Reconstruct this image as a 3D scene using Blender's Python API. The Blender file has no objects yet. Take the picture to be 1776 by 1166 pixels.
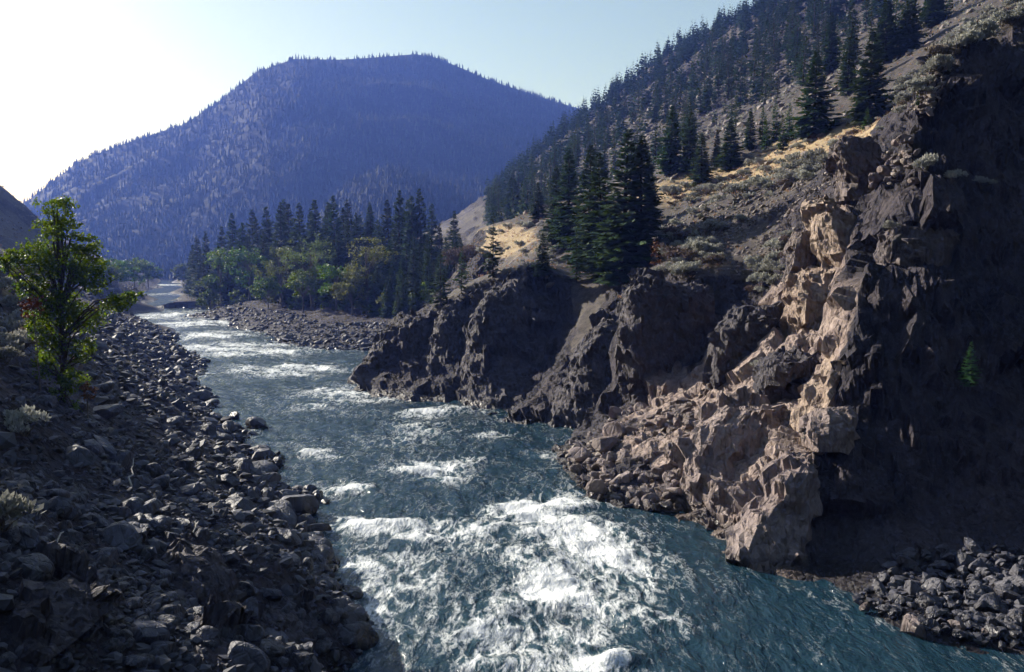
import bpy, bmesh, math, random
import numpy as np
from mathutils import Vector, Matrix, Euler

# ------------------------------------------------------------------ camera, sky, sun, exposure
scene = bpy.context.scene
COL = scene.collection
rad = math.radians
CAM_H = 18.0
FPX, CX, CY = 1381.0, 888.0, 583.0          # focal length and centre in photo pixels (1776 x 1166)
PITCH = rad(5.5)

cam_data = bpy.data.cameras.new('camera')
cam = bpy.data.objects.new('camera', cam_data); COL.objects.link(cam)
cam_data.sensor_width = 36.0
cam_data.lens = 36.0 * FPX / 1776.0
cam_data.clip_start = 0.5
cam_data.clip_end = 20000.0
cam.location = (0, 0, CAM_H)
cam.rotation_euler = (rad(90) - PITCH, 0, 0)
scene.camera = cam

SUN_AZ = rad(-55.0)      # measured from the viewing direction (+Y), negative = towards the left
SUN_EL = rad(25.5)
SUN_DIR = Vector((math.sin(SUN_AZ) * math.cos(SUN_EL), math.cos(SUN_AZ) * math.cos(SUN_EL), math.sin(SUN_EL)))

world = bpy.data.worlds.new('World')
scene.world = world
world.use_nodes = True
wn = world.node_tree
wn.nodes.clear()
sky = wn.nodes.new('ShaderNodeTexSky')
sky.sky_type = 'NISHITA'
sky.sun_disc = False
sky.sun_elevation = SUN_EL
sky.sun_rotation = SUN_AZ
sky.altitude = 300
sky.air_density = 1.7
sky.dust_density = 1.3
sky.ozone_density = 1.4
bg = wn.nodes.new('ShaderNodeBackground'); bg.inputs['Strength'].default_value = 0.078
wo = wn.nodes.new('ShaderNodeOutputWorld')
wn.links.new(sky.outputs[0], bg.inputs['Color'])
wn.links.new(bg.outputs[0], wo.inputs['Surface'])

sun_data = bpy.data.lights.new('sun', 'SUN')
sun_data.energy = 5.0
sun_data.angle = rad(0.53)
sun_data.color = (1.0, 0.95, 0.98)
sun = bpy.data.objects.new('sun', sun_data); COL.objects.link(sun)
sun.rotation_euler = (-SUN_DIR).to_track_quat('-Z', 'Y').to_euler()

scene.view_settings.view_transform = 'Standard'
scene.view_settings.look = 'None'
scene.view_settings.exposure = 0.8
scene.view_settings.gamma = 1.0
scene.view_settings.use_curve_mapping = False
try:
    scene.cycles.use_denoising = True
    scene.cycles.adaptive_threshold = 0.03
    scene.cycles.max_bounces = 3
    scene.cycles.diffuse_bounces = 1
    scene.cycles.glossy_bounces = 1
    scene.cycles.transmission_bounces = 2
    scene.cycles.volume_bounces = 0
    scene.cycles.sample_clamp_indirect = 4.0
except Exception:
    pass

# ------------------------------------------------------------------ helpers: geometry of the view
SP, CP = math.sin(PITCH), math.cos(PITCH)

def P(px, py, d):
    """the point at ground distance d (world Y) seen at photo pixel px,py"""
    cx = (px - CX) / FPX; cy = -(py - CY) / FPX
    v = (cx, CP + cy * SP, -SP + cy * CP)
    s = d / v[1]
    return (v[0] * s, d, CAM_H + v[2] * s)

def PZ(px, py, z=0.0):
    cx = (px - CX) / FPX; cy = -(py - CY) / FPX
    v = (cx, CP + cy * SP, -SP + cy * CP)
    s = (z - CAM_H) / v[2]
    return (v[0] * s, v[1] * s, z)

def proj(X, Y, Z):
    """photo pixel and pixels per metre of a world point (arrays welcome)"""
    z = Z - CAM_H
    dep = Y * CP - z * SP
    up = Y * SP + z * CP
    dep = np.maximum(dep, 0.1)
    return CX + FPX * X / dep, CY - FPX * up / dep, FPX / dep

# ------------------------------------------------------------------ helpers: noise
def _hash(ix, iy, iz, seed):
    h = (ix.astype(np.int64) * 73856093) ^ (iy.astype(np.int64) * 19349663) ^ (iz.astype(np.int64) * 83492791) ^ (seed * 2654435761)
    h &= 0xFFFFFFFF
    h = (h ^ (h >> 16)) * 0x45d9f3b & 0xFFFFFFFF
    h = (h ^ (h >> 16)) * 0x45d9f3b & 0xFFFFFFFF
    h = h ^ (h >> 16)
    return (h & 0xFFFFFF).astype(np.float32) / 16777216.0

def vnoise(p, seed=0):
    i = np.floor(p).astype(np.int64); f = (p - i).astype(np.float32)
    u = f * f * f * (f * (f * 6 - 15) + 10)
    out = 0
    for dx in (0, 1):
        wx = u[:, 0] if dx else 1 - u[:, 0]
        for dy in (0, 1):
            wy = u[:, 1] if dy else 1 - u[:, 1]
            for dz in (0, 1):
                wz = u[:, 2] if dz else 1 - u[:, 2]
                out = out + wx * wy * wz * _hash(i[:, 0] + dx, i[:, 1] + dy, i[:, 2] + dz, seed)
    return out * 2 - 1

def fbm(p, scale=1.0, octaves=4, gain=0.5, seed=0):
    p = np.asarray(p, dtype=np.float64) * scale
    a, tot, out = 1.0, 0.0, 0
    for o in range(octaves):
        out = out + a * vnoise(p, seed + o * 17); tot += a
        a *= gain; p = p * 2.03 + 11.7
    return out / tot

def fbm2(x, y, scale=1.0, octaves=4, gain=0.5, seed=0):
    return fbm(np.stack([x, y, np.full_like(x, 0.37)], 1), scale, octaves, gain, seed)

def facets(p, size, seed=0, off=1.0, tilt=1.0, crack=0.0):
    """blocky rock relief: a random offset and slope for each cell of a jittered lattice, with cracks between"""
    q = np.asarray(p, dtype=np.float64) / np.asarray(size, dtype=np.float64)
    c = np.floor(q).astype(np.int64)
    n = len(q)
    b1 = np.full(n, 1e9, np.float32); b2 = np.full(n, 1e9, np.float32)
    bd = np.zeros((n, 3), np.float32); bid = np.zeros((n, 3), np.int64)
    for dx in (-1, 0, 1):
        for dy in (-1, 0, 1):
            for dz in (-1, 0, 1):
                cc = c + np.array((dx, dy, dz))
                j = np.stack([_hash(cc[:, 0], cc[:, 1], cc[:, 2], seed + k) for k in (1, 2, 3)], 1)
                df = (q - (cc + 0.1 + 0.8 * j)).astype(np.float32)
                d2 = (df * df).sum(1)
                m = d2 < b1
                b2 = np.where(m, b1, np.minimum(b2, d2))
                b1 = np.where(m, d2, b1)
                bd[m] = df[m]; bid[m] = cc[m]
    r = [_hash(bid[:, 0], bid[:, 1], bid[:, 2], seed + 50 + k) - 0.5 for k in range(4)]
    val = off * r[0] * 2 + tilt * (bd[:, 0] * r[1] + bd[:, 1] * r[2] + bd[:, 2] * r[3]) * 2
    if crack:
        e = np.sqrt(b2) - np.sqrt(b1)
        val = val - crack * np.clip(1 - e / 0.12, 0, 1)
    return val

def fracture(V, Nr, size, seed, tilt, off, limit, w=1.0, rot=(0.12, 0.35, 0.3), crack=0.0):
    """break a surface into flat faces: every vertex of a cell of a jittered lattice moves on to that cell's own plane"""
    q = (V @ np.array(Euler(rot).to_matrix()).T) / np.asarray(size, dtype=np.float64)
    c = np.floor(q).astype(np.int64); n = len(q)
    b1 = np.full(n, 1e9, np.float32); b2 = np.full(n, 1e9, np.float32); bid = np.zeros((n, 3), np.int64)
    for dx in (-1, 0, 1):
        for dy in (-1, 0, 1):
            for dz in (-1, 0, 1):
                cc = c + np.array((dx, dy, dz))
                j = np.stack([_hash(cc[:, 0], cc[:, 1], cc[:, 2], seed + k) for k in (1, 2, 3)], 1)
                d2 = (((q - (cc + 0.1 + 0.8 * j)).astype(np.float32)) ** 2).sum(1)
                m = d2 < b1
                b2 = np.where(m, b1, np.minimum(b2, d2)); b1 = np.where(m, d2, b1); bid[m] = cc[m]
    key = (bid[:, 0] + 100000) * 1000003 * 7 + (bid[:, 1] + 100000) * 1009 + bid[:, 2]
    _, first, g = np.unique(key, return_index=True, return_inverse=True)
    cnt = np.bincount(g).astype(float)
    C = np.stack([np.bincount(g, V[:, k]) for k in range(3)], 1) / cnt[:, None]
    Mn = np.stack([np.bincount(g, Nr[:, k]) for k in range(3)], 1) / cnt[:, None]
    fb = bid[first]
    Rv = np.stack([_hash(fb[:, 0], fb[:, 1], fb[:, 2], seed + 60 + k) for k in range(4)], 1) - 0.5
    Mn = Mn / (np.linalg.norm(Mn, axis=1, keepdims=True) + 1e-9) + tilt * 2 * Rv[:, :3]
    Mn /= np.linalg.norm(Mn, axis=1, keepdims=True) + 1e-9
    C = C + Mn * (Rv[:, 3:4] * 2 * off)
    mg = Mn[g]
    t = ((C[g] - V) * mg).sum(1) / np.maximum((Nr * mg).sum(1), 0.35)
    t = np.clip(t, -limit, limit)
    if crack: t = t - crack * np.clip(1 - (np.sqrt(b2) - np.sqrt(b1)) / 0.10, 0, 1)
    return V + Nr * (t * w)[:, None]

def sstep(a, b, x):
    t = np.clip((x - a) / (b - a), 0, 1)
    return t * t * (3 - 2 * t)

# ------------------------------------------------------------------ helpers: objects and meshes
def tag(o, label=None, cat=None, group=None, kind=None):
    if label: o['label'] = label
    if cat: o['category'] = cat
    if group: o['group'] = group
    if kind: o['kind'] = kind
    return o

def mesh_from(name, V, F, mat=None, smooth=True, attrs=None):
    V = np.asarray(V, np.float32); F = np.asarray(F, np.int32)
    me = bpy.data.meshes.new(name)
    k = F.shape[1]
    me.vertices.add(len(V)); me.vertices.foreach_set('co', V.ravel())
    me.loops.add(F.size); me.loops.foreach_set('vertex_index', F.ravel())
    me.polygons.add(len(F))
    me.polygons.foreach_set('loop_start', np.arange(0, F.size, k, dtype=np.int32))
    if np.ndim(smooth) == 0:
        sm = np.full(len(F), bool(smooth))
    else:
        sm = np.asarray(smooth)
    me.polygons.foreach_set('use_smooth', sm)
    for an, av in (attrs or {}).items():
        a = me.attributes.new(an, 'FLOAT', 'POINT')
        a.data.foreach_set('value', np.asarray(av, np.float32).ravel())
    me.update(calc_edges=True)
    me.validate()
    if mat: me.materials.append(mat)
    return me

def link(name, me, parent=None, loc=None, rot=None, scale=None):
    o = bpy.data.objects.new(name, me); COL.objects.link(o)
    if parent: o.parent = parent
    if loc is not None: o.location = loc
    if rot is not None: o.rotation_euler = rot
    if scale is not None: o.scale = scale if hasattr(scale, '__len__') else (scale,) * 3
    return o

def empty(name, loc, rz=0.0, scale=1.0):
    o = bpy.data.objects.new(name, None); COL.objects.link(o)
    o.location = loc; o.rotation_euler = (0, 0, rz)
    o.scale = scale if hasattr(scale, '__len__') else (scale,) * 3
    o.empty_display_size = 0.3
    return o

def grid_faces(nr, nc, wrap=False):
    r = np.arange(nr - 1)[:, None]
    c = np.arange(nc if wrap else nc - 1)[None, :]
    c1 = (c + 1) % nc
    a = r * nc + c; b = r * nc + c1; d = (r + 1) * nc + c1; e = (r + 1) * nc + c
    return np.stack([a, b, d, e], -1).reshape(-1, 4)

def grid_normals(V, nr, nc):
    G = V.reshape(nr, nc, 3)
    du = np.gradient(G, axis=1); dv = np.gradient(G, axis=0)
    n = np.cross(du, dv).reshape(-1, 3)
    return n / (np.linalg.norm(n, axis=1, keepdims=True) + 1e-9)

# ------------------------------------------------------------------ helpers: materials
def new_mat(name):
    m = bpy.data.materials.new(name); m.use_nodes = True
    nt = m.node_tree; nt.nodes.clear()
    out = nt.nodes.new('ShaderNodeOutputMaterial')
    return m, nt, out

class N:
    def __init__(s, nt): s.nt = nt
    def node(s, t, **kw):
        n = s.nt.nodes.new(t)
        for k, v in kw.items(): setattr(n, k, v)
        return n
    def link(s, a, b): s.nt.links.new(a, b)
    def set(s, sock, v):
        if isinstance(v, bpy.types.NodeSocket): s.link(v, sock)
        else: sock.default_value = v
    def math(s, op, a, b=None, c=None, clamp=False):
        n = s.node('ShaderNodeMath', operation=op, use_clamp=clamp)
        s.set(n.inputs[0], a)
        if b is not None: s.set(n.inputs[1], b)
        if c is not None: s.set(n.inputs[2], c)
        return n.outputs[0]
    def mix(s, fac, a, b, mode='MIX'):
        n = s.node('ShaderNodeMix', data_type='RGBA', blend_type=mode)
        s.set(n.inputs['Factor'], fac)
        s.set(n.inputs[6], a if isinstance(a, bpy.types.NodeSocket) else (*a, 1))
        s.set(n.inputs[7], b if isinstance(b, bpy.types.NodeSocket) else (*b, 1))
        return n.outputs[2]
    def noise(s, vec, scale, detail=4, rough=0.55, dist=0.0):
        n = s.node('ShaderNodeTexNoise')
        if vec is not None: s.link(vec, n.inputs['Vector'])
        n.inputs['Scale'].default_value = scale; n.inputs['Detail'].default_value = detail
        n.inputs['Roughness'].default_value = rough; n.inputs['Distortion'].default_value = dist
        return n.outputs['Fac']
    def vor(s, vec, scale, feature='F1'):
        n = s.node('ShaderNodeTexVoronoi', feature=feature)
        if vec is not None: s.link(vec, n.inputs['Vector'])
        n.inputs['Scale'].default_value = scale
        return n
    def ramp(s, fac, lo, hi):
        n = s.node('ShaderNodeMapRange', interpolation_type='SMOOTHSTEP')
        s.set(n.inputs['Value'], fac); s.set(n.inputs['From Min'], lo); s.set(n.inputs['From Max'], hi)
        return n.outputs[0]
    def mapping(s, vec, scale=(1, 1, 1), rot=(0, 0, 0)):
        n = s.node('ShaderNodeMapping')
        s.link(vec, n.inputs['Vector'])
        n.inputs['Scale'].default_value = scale; n.inputs['Rotation'].default_value = rot
        return n.outputs[0]
    def attr(s, name):
        return s.node('ShaderNodeAttribute', attribute_name=name).outputs['Fac']
    def bump(s, h, strength, dist, normal=None):
        n = s.node('ShaderNodeBump')
        n.inputs['Strength'].default_value = strength; n.inputs['Distance'].default_value = dist
        s.link(h, n.inputs['Height'])
        if normal is not None: s.link(normal, n.inputs['Normal'])
        return n.outputs[0]
    def chips(s, vec, scale, rot, seed=0.0):
        """height field of many tilted planes, one for each Voronoi cell: broken rock faces"""
        q = s.mapping(vec, scale, rot)
        v = s.vor(q, 1.0)
        df = s.node('ShaderNodeVectorMath', operation='SUBTRACT'); s.link(q, df.inputs[0]); s.link(v.outputs['Position'], df.inputs[1])
        cc = s.node('ShaderNodeVectorMath', operation='SUBTRACT'); s.link(v.outputs['Color'], cc.inputs[0]); cc.inputs[1].default_value = (0.5, 0.5, 0.5)
        dt = s.node('ShaderNodeVectorMath', operation='DOT_PRODUCT'); s.link(df.outputs[0], dt.inputs[0]); s.link(cc.outputs[0], dt.inputs[1])
        return dt.outputs['Value']
    def bsdf(s, col, rough=0.8, spec=0.3, normal=None):
        b = s.node('ShaderNodeBsdfPrincipled')
        s.set(b.inputs['Base Color'], col if isinstance(col, bpy.types.NodeSocket) else (*col, 1))
        s.set(b.inputs['Roughness'], rough)
        s.set(b.inputs['Specular IOR Level'], spec)
        if normal is not None: s.link(normal, b.inputs['Normal'])
        return b

def rock_material(name, cols, streak_rot=(0, 0.25, 0.3), streak=(3.2, 3.2, 0.5), rough=0.75, wet=True, per_object=False, spec=0.3, fine=1.0):
    """weathered rock: broad patches, streaks along the foliation, dark varnish, pale lichen, a damp foot at the river"""
    m, nt, out = new_mat(name); n = N(nt)
    pos = n.node('ShaderNodeNewGeometry').outputs['Position']
    co = n.node('ShaderNodeTexCoord').outputs['Object'] if per_object else pos
    st = n.mapping(co, streak, streak_rot)
    a = n.noise(co, 0.22 if not per_object else 0.9, 5, 0.6)
    b = n.noise(st, 0.9, 6, 0.65, 0.4)
    c = n.noise(co, 3.5, 6, 0.7)
    col = n.mix(n.ramp(a, 0.36, 0.64), cols[0], cols[1])
    col = n.mix(n.math('MULTIPLY', n.ramp(b, 0.45, 0.7), 0.75), col, cols[2])
    col = n.mix(n.math('MULTIPLY', n.ramp(c, 0.52, 0.75), 0.6), col, cols[3])
    if per_object:
        r = n.node('ShaderNodeObjectInfo').outputs['Random']
        hs = n.node('ShaderNodeHueSaturation')
        n.link(n.math('MULTIPLY_ADD', r, 0.75, 0.6), hs.inputs['Value'])
        n.link(col, hs.inputs['Color']); col = hs.outputs[0]
    rg = rough
    if wet:
        z = n.node('ShaderNodeSeparateXYZ'); n.link(pos, z.inputs[0])
        zz = n.math('ADD', z.outputs[2], n.math('MULTIPLY_ADD', n.noise(pos, 0.8, 3), 0.9, -0.45))
        w = n.math('SUBTRACT', 1.0, n.ramp(zz, 0.3, 1.1))
        band = n.math('MULTIPLY', n.math('SUBTRACT', 1.0, n.ramp(zz, 1.4, 2.8)), 0.18)
        col = n.mix(band, col, (0.21, 0.20, 0.21))
        hs = n.node('ShaderNodeHueSaturation'); n.link(col, hs.inputs['Color'])
        n.link(n.math('MULTIPLY_ADD', w, -0.6, 1.0), hs.inputs['Value']); col = hs.outputs[0]
        rg = n.math('MULTIPLY_ADD', w, -0.4, rough)
    vk = n.vor(n.mapping(co, (1.4, 1.4, 0.55), streak_rot), 1.0 if not per_object else 1.6, 'DISTANCE_TO_EDGE').outputs['Distance']
    vk2 = n.vor(n.mapping(co, (4.2, 4.2, 1.9), (streak_rot[0], -streak_rot[1], 0.9)), 1.0, 'DISTANCE_TO_EDGE').outputs['Distance']
    nb = n.bump(n.ramp(vk, 0.0, 0.10), 0.5, 0.22 * fine)
    nb = n.bump(n.ramp(vk2, 0.0, 0.12), 0.4, 0.08 * fine, nb)
    if not per_object:
        nb = n.bump(n.chips(co, (1.3, 1.3, 0.8), (0.2, 0.3, 0.4)), 0.75, 0.8, nb)
    nb = n.bump(n.chips(co, (4.0, 4.0, 2.6), (-0.2, 0.4, 1.1)), 1.0, 0.26 * (1 if not per_object else 0.7), nb)
    nb = n.bump(b, 0.5, 0.12 * fine, nb)
    nb = n.bump(c, 0.6, 0.07 * fine, nb)
    n.link(n.bsdf(col, rg, spec, nb).outputs[0], out.inputs['Surface'])
    return m

def leaf_material(name, c1, c2, trans=0.35, rough=0.55, hue=0.5, var=0.5):
    m, nt, out = new_mat(name); n = N(nt)
    co = n.node('ShaderNodeNewGeometry').outputs['Position']
    r = n.node('ShaderNodeObjectInfo').outputs['Random']
    t = n.attr('tint')
    col = n.mix(t, c1, c2)
    hs = n.node('ShaderNodeHueSaturation'); n.link(col, hs.inputs['Color'])
    n.link(n.math('MULTIPLY_ADD', r, var, 1.0 - var * 0.5), hs.inputs['Value'])
    n.link(n.math('MULTIPLY_ADD', n.math('FRACT', n.math('MULTIPLY', r, 7.31)), 0.05, 0.475), hs.inputs['Hue'])
    col = hs.outputs[0]
    b = n.bsdf(col, rough, 0.25)
    tr = n.node('ShaderNodeBsdfTranslucent')
    hs2 = n.node('ShaderNodeHueSaturation'); n.link(col, hs2.inputs['Color'])
    hs2.inputs['Hue'].default_value = 0.47; hs2.inputs['Saturation'].default_value = 1.15; hs2.inputs['Value'].default_value = 1.3
    n.link(hs2.outputs[0], tr.inputs['Color'])
    mx = n.node('ShaderNodeMixShader'); mx.inputs[0].default_value = trans
    n.link(b.outputs[0], mx.inputs[1]); n.link(tr.outputs[0], mx.inputs[2])
    n.link(mx.outputs[0], out.inputs['Surface'])
    return m

def bark_material(name, c1, c2):
    m, nt, out = new_mat(name); n = N(nt)
    co = n.node('ShaderNodeTexCoord').outputs['Object']
    st = n.mapping(co, (9, 9, 1.2))
    b = n.noise(st, 1.0, 5, 0.65)
    col = n.mix(n.ramp(b, 0.35, 0.65), c1, c2)
    n.link(n.bsdf(col, 0.9, 0.2, n.bump(b, 0.6, 0.05)).outputs[0], out.inputs['Surface'])
    return m

M = {}
M['cliff'] = rock_material('cliff_rock', ((0.095, 0.077, 0.080), (0.175, 0.137, 0.126), (0.040, 0.032, 0.036), (0.29, 0.24, 0.215)))
M['tan'] = rock_material('tan_rock', ((0.25, 0.18, 0.14), (0.34, 0.26, 0.205), (0.12, 0.085, 0.072), (0.42, 0.34, 0.28)), wet=False)
M['grey'] = rock_material('dark_shade_rock', ((0.040, 0.035, 0.045), (0.078, 0.066, 0.073), (0.020, 0.018, 0.024), (0.18, 0.152, 0.15)))  # dark rock; shade on the camera-facing buttresses is put into its colour
M['stone'] = rock_material('river_stone', ((0.036, 0.037, 0.054), (0.068, 0.067, 0.086), (0.021, 0.022, 0.032), (0.13, 0.125, 0.14)), per_object=True, rough=0.6, spec=0.45, fine=0.35, streak=(1.2, 1.2, 3.5))
M['pink_sunlit'] = rock_material('mauve_sunlit_rock', ((0.19, 0.148, 0.142), (0.29, 0.228, 0.208), (0.09, 0.068, 0.068), (0.39, 0.32, 0.29)))  # rock colour brightened to carry sunlight on the bulge, toe and lip block
M['talus'] = rock_material('talus_rock', ((0.17, 0.132, 0.128), (0.26, 0.205, 0.188), (0.085, 0.066, 0.067), (0.36, 0.30, 0.275)), per_object=True, rough=0.7, fine=0.5, streak=(1.5, 1.5, 4))

def stuff_stone_material(name, lo, hi):
    m, nt, out = new_mat(name); n = N(nt)
    pos = n.node('ShaderNodeNewGeometry').outputs['Position']
    t = n.attr('tint')
    c = n.noise(pos, 5.0, 4, 0.65)
    col = n.mix(t, lo, hi)
    col = n.mix(n.math('MULTIPLY', n.ramp(c, 0.5, 0.75), 0.5), col, tuple(min(1, k * 1.5) for k in hi))
    z = n.node('ShaderNodeSeparateXYZ'); n.link(pos, z.inputs[0])
    w = n.math('SUBTRACT', 1.0, n.ramp(z.outputs[2], 0.25, 0.7))
    hs = n.node('ShaderNodeHueSaturation'); n.link(col, hs.inputs['Color'])
    n.link(n.math('MULTIPLY_ADD', w, -0.55, 1.0), hs.inputs['Value'])
    n.link(n.bsdf(hs.outputs[0], n.math('MULTIPLY_ADD', w, -0.3, 0.65), 0.4, n.bump(c, 0.4, 0.04)).outputs[0], out.inputs['Surface'])
    return m
M['stones'] = stuff_stone_material('bank_stones', (0.020, 0.021, 0.031), (0.085, 0.083, 0.10))
M['scree'] = stuff_stone_material('scree_stones', (0.09, 0.072, 0.068), (0.26, 0.215, 0.185))

def ground_material():
    """hillside: bare rock where steep, golden dry grass on the open slope, grey-brown soil and scree between"""
    m, nt, out = new_mat('hillside_ground'); n = N(nt)
    pos = n.node('ShaderNodeNewGeometry').outputs['Position']
    rock = n.attr('rock'); grass = n.attr('grass')
    a = n.noise(pos, 0.16, 5, 0.6); b = n.noise(pos, 1.3, 6, 0.7); c = n.noise(pos, 6.0, 4, 0.7)
    st = n.mapping(pos, (3.0, 3.0, 0.45), (0.05, 0.3, 0.3))
    s = n.noise(st, 0.9, 6, 0.68, 0.5)
    soil = n.mix(n.ramp(b, 0.35, 0.65), (0.032, 0.028, 0.028), (0.088, 0.072, 0.064))
    soil = n.mix(n.math('MULTIPLY', n.ramp(c, 0.5, 0.72), 0.6), soil, (0.14, 0.122, 0.10))
    gold = n.mix(n.ramp(b, 0.35, 0.68), (0.27, 0.195, 0.11), (0.43, 0.33, 0.20))
    gold = n.mix(n.math('MULTIPLY', n.ramp(c, 0.5, 0.75), 0.5), gold, (0.22, 0.16, 0.09))
    gm = n.ramp(n.math('ADD', n.math('MULTIPLY', grass, 1.0), n.math('MULTIPLY_ADD', a, 0.9, -0.45)), 0.35, 0.6)
    col = n.mix(gm, soil, gold)
    rk = n.mix(n.ramp(a, 0.38, 0.62), (0.026, 0.023, 0.032), (0.056, 0.045, 0.052))
    rk = n.mix(n.math('MULTIPLY', n.ramp(s, 0.46, 0.68), 0.75), rk, (0.013, 0.011, 0.016))
    rk = n.mix(n.math('MULTIPLY', n.ramp(c, 0.54, 0.76), 0.55), rk, (0.13, 0.108, 0.108))
    z = n.node('ShaderNodeSeparateXYZ'); n.link(pos, z.inputs[0])
    zz = n.math('ADD', z.outputs[2], n.math('MULTIPLY_ADD', b, 0.9, -0.45))
    w = n.math('SUBTRACT', 1.0, n.ramp(zz, 0.3, 1.1))
    band = n.math('MULTIPLY', n.math('SUBTRACT', 1.0, n.ramp(zz, 1.4, 2.8)), 0.12)
    rk = n.mix(band, rk, (0.13, 0.125, 0.14))
    sunlit_rk = n.mix(n.ramp(b, 0.35, 0.65), (0.22, 0.165, 0.148), (0.36, 0.285, 0.25))
    sunlit_rk = n.mix(n.math('MULTIPLY', n.ramp(s, 0.50, 0.70), 0.6), sunlit_rk, (0.07, 0.052, 0.050))
    rk = n.mix(n.ramp(n.math('ADD', n.attr('tan'), n.math('MULTIPLY_ADD', a, 0.8, -0.4)), 0.25, 0.65), rk, sunlit_rk)  # sunlit flank painted paler than the shade-dark wall rock
    col = n.mix(n.ramp(rock, 0.3, 0.6), col, rk)
    hs = n.node('ShaderNodeHueSaturation'); n.link(col, hs.inputs['Color'])
    n.link(n.math('MULTIPLY_ADD', w, -0.6, 1.0), hs.inputs['Value'])
    vk = n.vor(n.mapping(pos, (1.4, 1.4, 0.5), (0.1, 0.3, 0.3)), 1.0, 'DISTANCE_TO_EDGE').outputs['Distance']
    vk2 = n.vor(n.mapping(pos, (4.2, 4.2, 1.8), (0.1, -0.3, 0.9)), 1.0, 'DISTANCE_TO_EDGE').outputs['Distance']
    rkm = n.ramp(rock, 0.3, 0.6)
    nb = n.bump(n.math('MULTIPLY', n.ramp(vk, 0.0, 0.10), rkm), 0.5, 0.22); nb = n.bump(n.math('MULTIPLY', n.ramp(vk2, 0.0, 0.12), rkm), 0.4, 0.08, nb)
    nb = n.bump(n.math('MULTIPLY', n.chips(pos, (1.3, 1.3, 0.8), (0.2, 0.3, 0.4)), rkm), 0.75, 0.8, nb)
    nb = n.bump(n.math('MULTIPLY', n.chips(pos, (4.0, 4.0, 2.6), (-0.2, 0.4, 1.1)), rkm), 1.0, 0.26, nb)
    nb = n.bump(s, 0.5, 0.12, nb); nb = n.bump(b, 0.5, 0.15, nb); nb = n.bump(c, 0.6, 0.07, nb)
    n.link(n.bsdf(hs.outputs[0], n.math('MULTIPLY_ADD', w, -0.35, 0.82), 0.25, nb).outputs[0], out.inputs['Surface'])
    return m
M['ground'] = ground_material()
m, nt, out = new_mat('wooded_ground'); n = N(nt)
c = n.noise(n.node('ShaderNodeNewGeometry').outputs['Position'], 0.15, 6, 0.7)
n.link(n.bsdf(n.mix(n.ramp(c, 0.35, 0.65), (0.009, 0.015, 0.011), (0.022, 0.025, 0.021)), 0.9, 0.1, n.bump(c, 0.8, 2.0)).outputs[0], out.inputs['Surface'])
M['wooded'] = m

# ------------------------------------------------------------------ terrain: smooth height functions through surveyed points
class Height:
    def __init__(s, pts, c=1.5, noise=(0.35, 0.12), seed=3):
        A = np.array(pts, np.float64)
        s.xy = A[:, :2]; s.c = c; s.noise = noise; s.seed = seed
        n = len(A)
        D = s.phi(s.xy[:, None, :] - s.xy[None, :, :])
        Pm = np.concatenate([np.ones((n, 1)), s.xy], 1)
        K = np.zeros((n + 3, n + 3)); K[:n, :n] = D + np.eye(n) * 1e-6; K[:n, n:] = Pm; K[n:, :n] = Pm.T
        w = np.linalg.solve(K, np.concatenate([A[:, 2], np.zeros(3)]))
        s.w = w[:n]; s.l = w[n:]
    def phi(s, d):
        return np.sqrt((d * d).sum(-1) + s.c * s.c)
    def __call__(s, x, y):
        x = np.atleast_1d(np.asarray(x, np.float64)); y = np.atleast_1d(np.asarray(y, np.float64))
        out = np.empty(len(x))
        for i in range(0, len(x), 20000):
            q = np.stack([x[i:i + 20000], y[i:i + 20000]], 1)
            d2 = (q[:, 0:1] - s.xy[None, :, 0]) ** 2 + (q[:, 1:2] - s.xy[None, :, 1]) ** 2
            out[i:i + 20000] = np.sqrt(d2 + s.c * s.c) @ s.w + s.l[0] + q @ s.l[1:]
        r = np.hypot(x, y)
        land = sstep(0.0, 3.0, out)
        out = out + land * (s.noise[0] * fbm2(x, y, 0.16, 4, 0.5, s.seed) * (1 + r / 160) + s.noise[1] * fbm2(x, y, 0.9, 3, 0.5, s.seed + 5))
        big = sstep(150, 450, r) * land
        out = out + big * 7.0 * fbm2(x, y, 0.012, 4, 0.55, s.seed + 9)
        return out
    def hit(s, px, py, d0=15.0, d1=900.0):
        """first ground point along the line of sight through a photo pixel"""
        d = np.geomspace(d0, d1, 700)
        a = P(px, py, 1.0)
        z = CAM_H + (a[2] - CAM_H) * d
        h = s(a[0] * d, d)
        k = np.nonzero(h > z)[0]
        i = k[0] if len(k) else len(d) - 1
        return np.array((a[0] * d[i], d[i], h[i]))

RIVER = [(2, 12), (2, 22), (2, 34), (0, 46), (-6, 62), (-15, 84), (-28, 108), (-40, 130), (-60, 165), (-85, 215), (-115, 285), (-160, 385), (-215, 510), (-285, 660)]
river_pts = [(x, y, -2.6) for x, y in RIVER]

right_shore = [(1950, 1235), (1850, 1180), (1700, 1135), (1600, 1108), (1480, 1062), (1345, 1012), (1285, 975), (1225, 935), (1160, 905), (1100, 885), (1015, 865), (985, 838), (965, 800), (985, 768),
               (1015, 757), (945, 740), (860, 723), (735, 704), (660, 687), (622, 669)]
far_shore = [(655, 608), (560, 604), (480, 590), (400, 567), (330, 548), (290, 534), (312, 519), (324, 500), (322, 490)]
R = list(river_pts)
for x, y in right_shore: R.append(PZ(x, y, 0.0))
for x, y in far_shore: R.append(PZ(x, y, 0.15))
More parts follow.
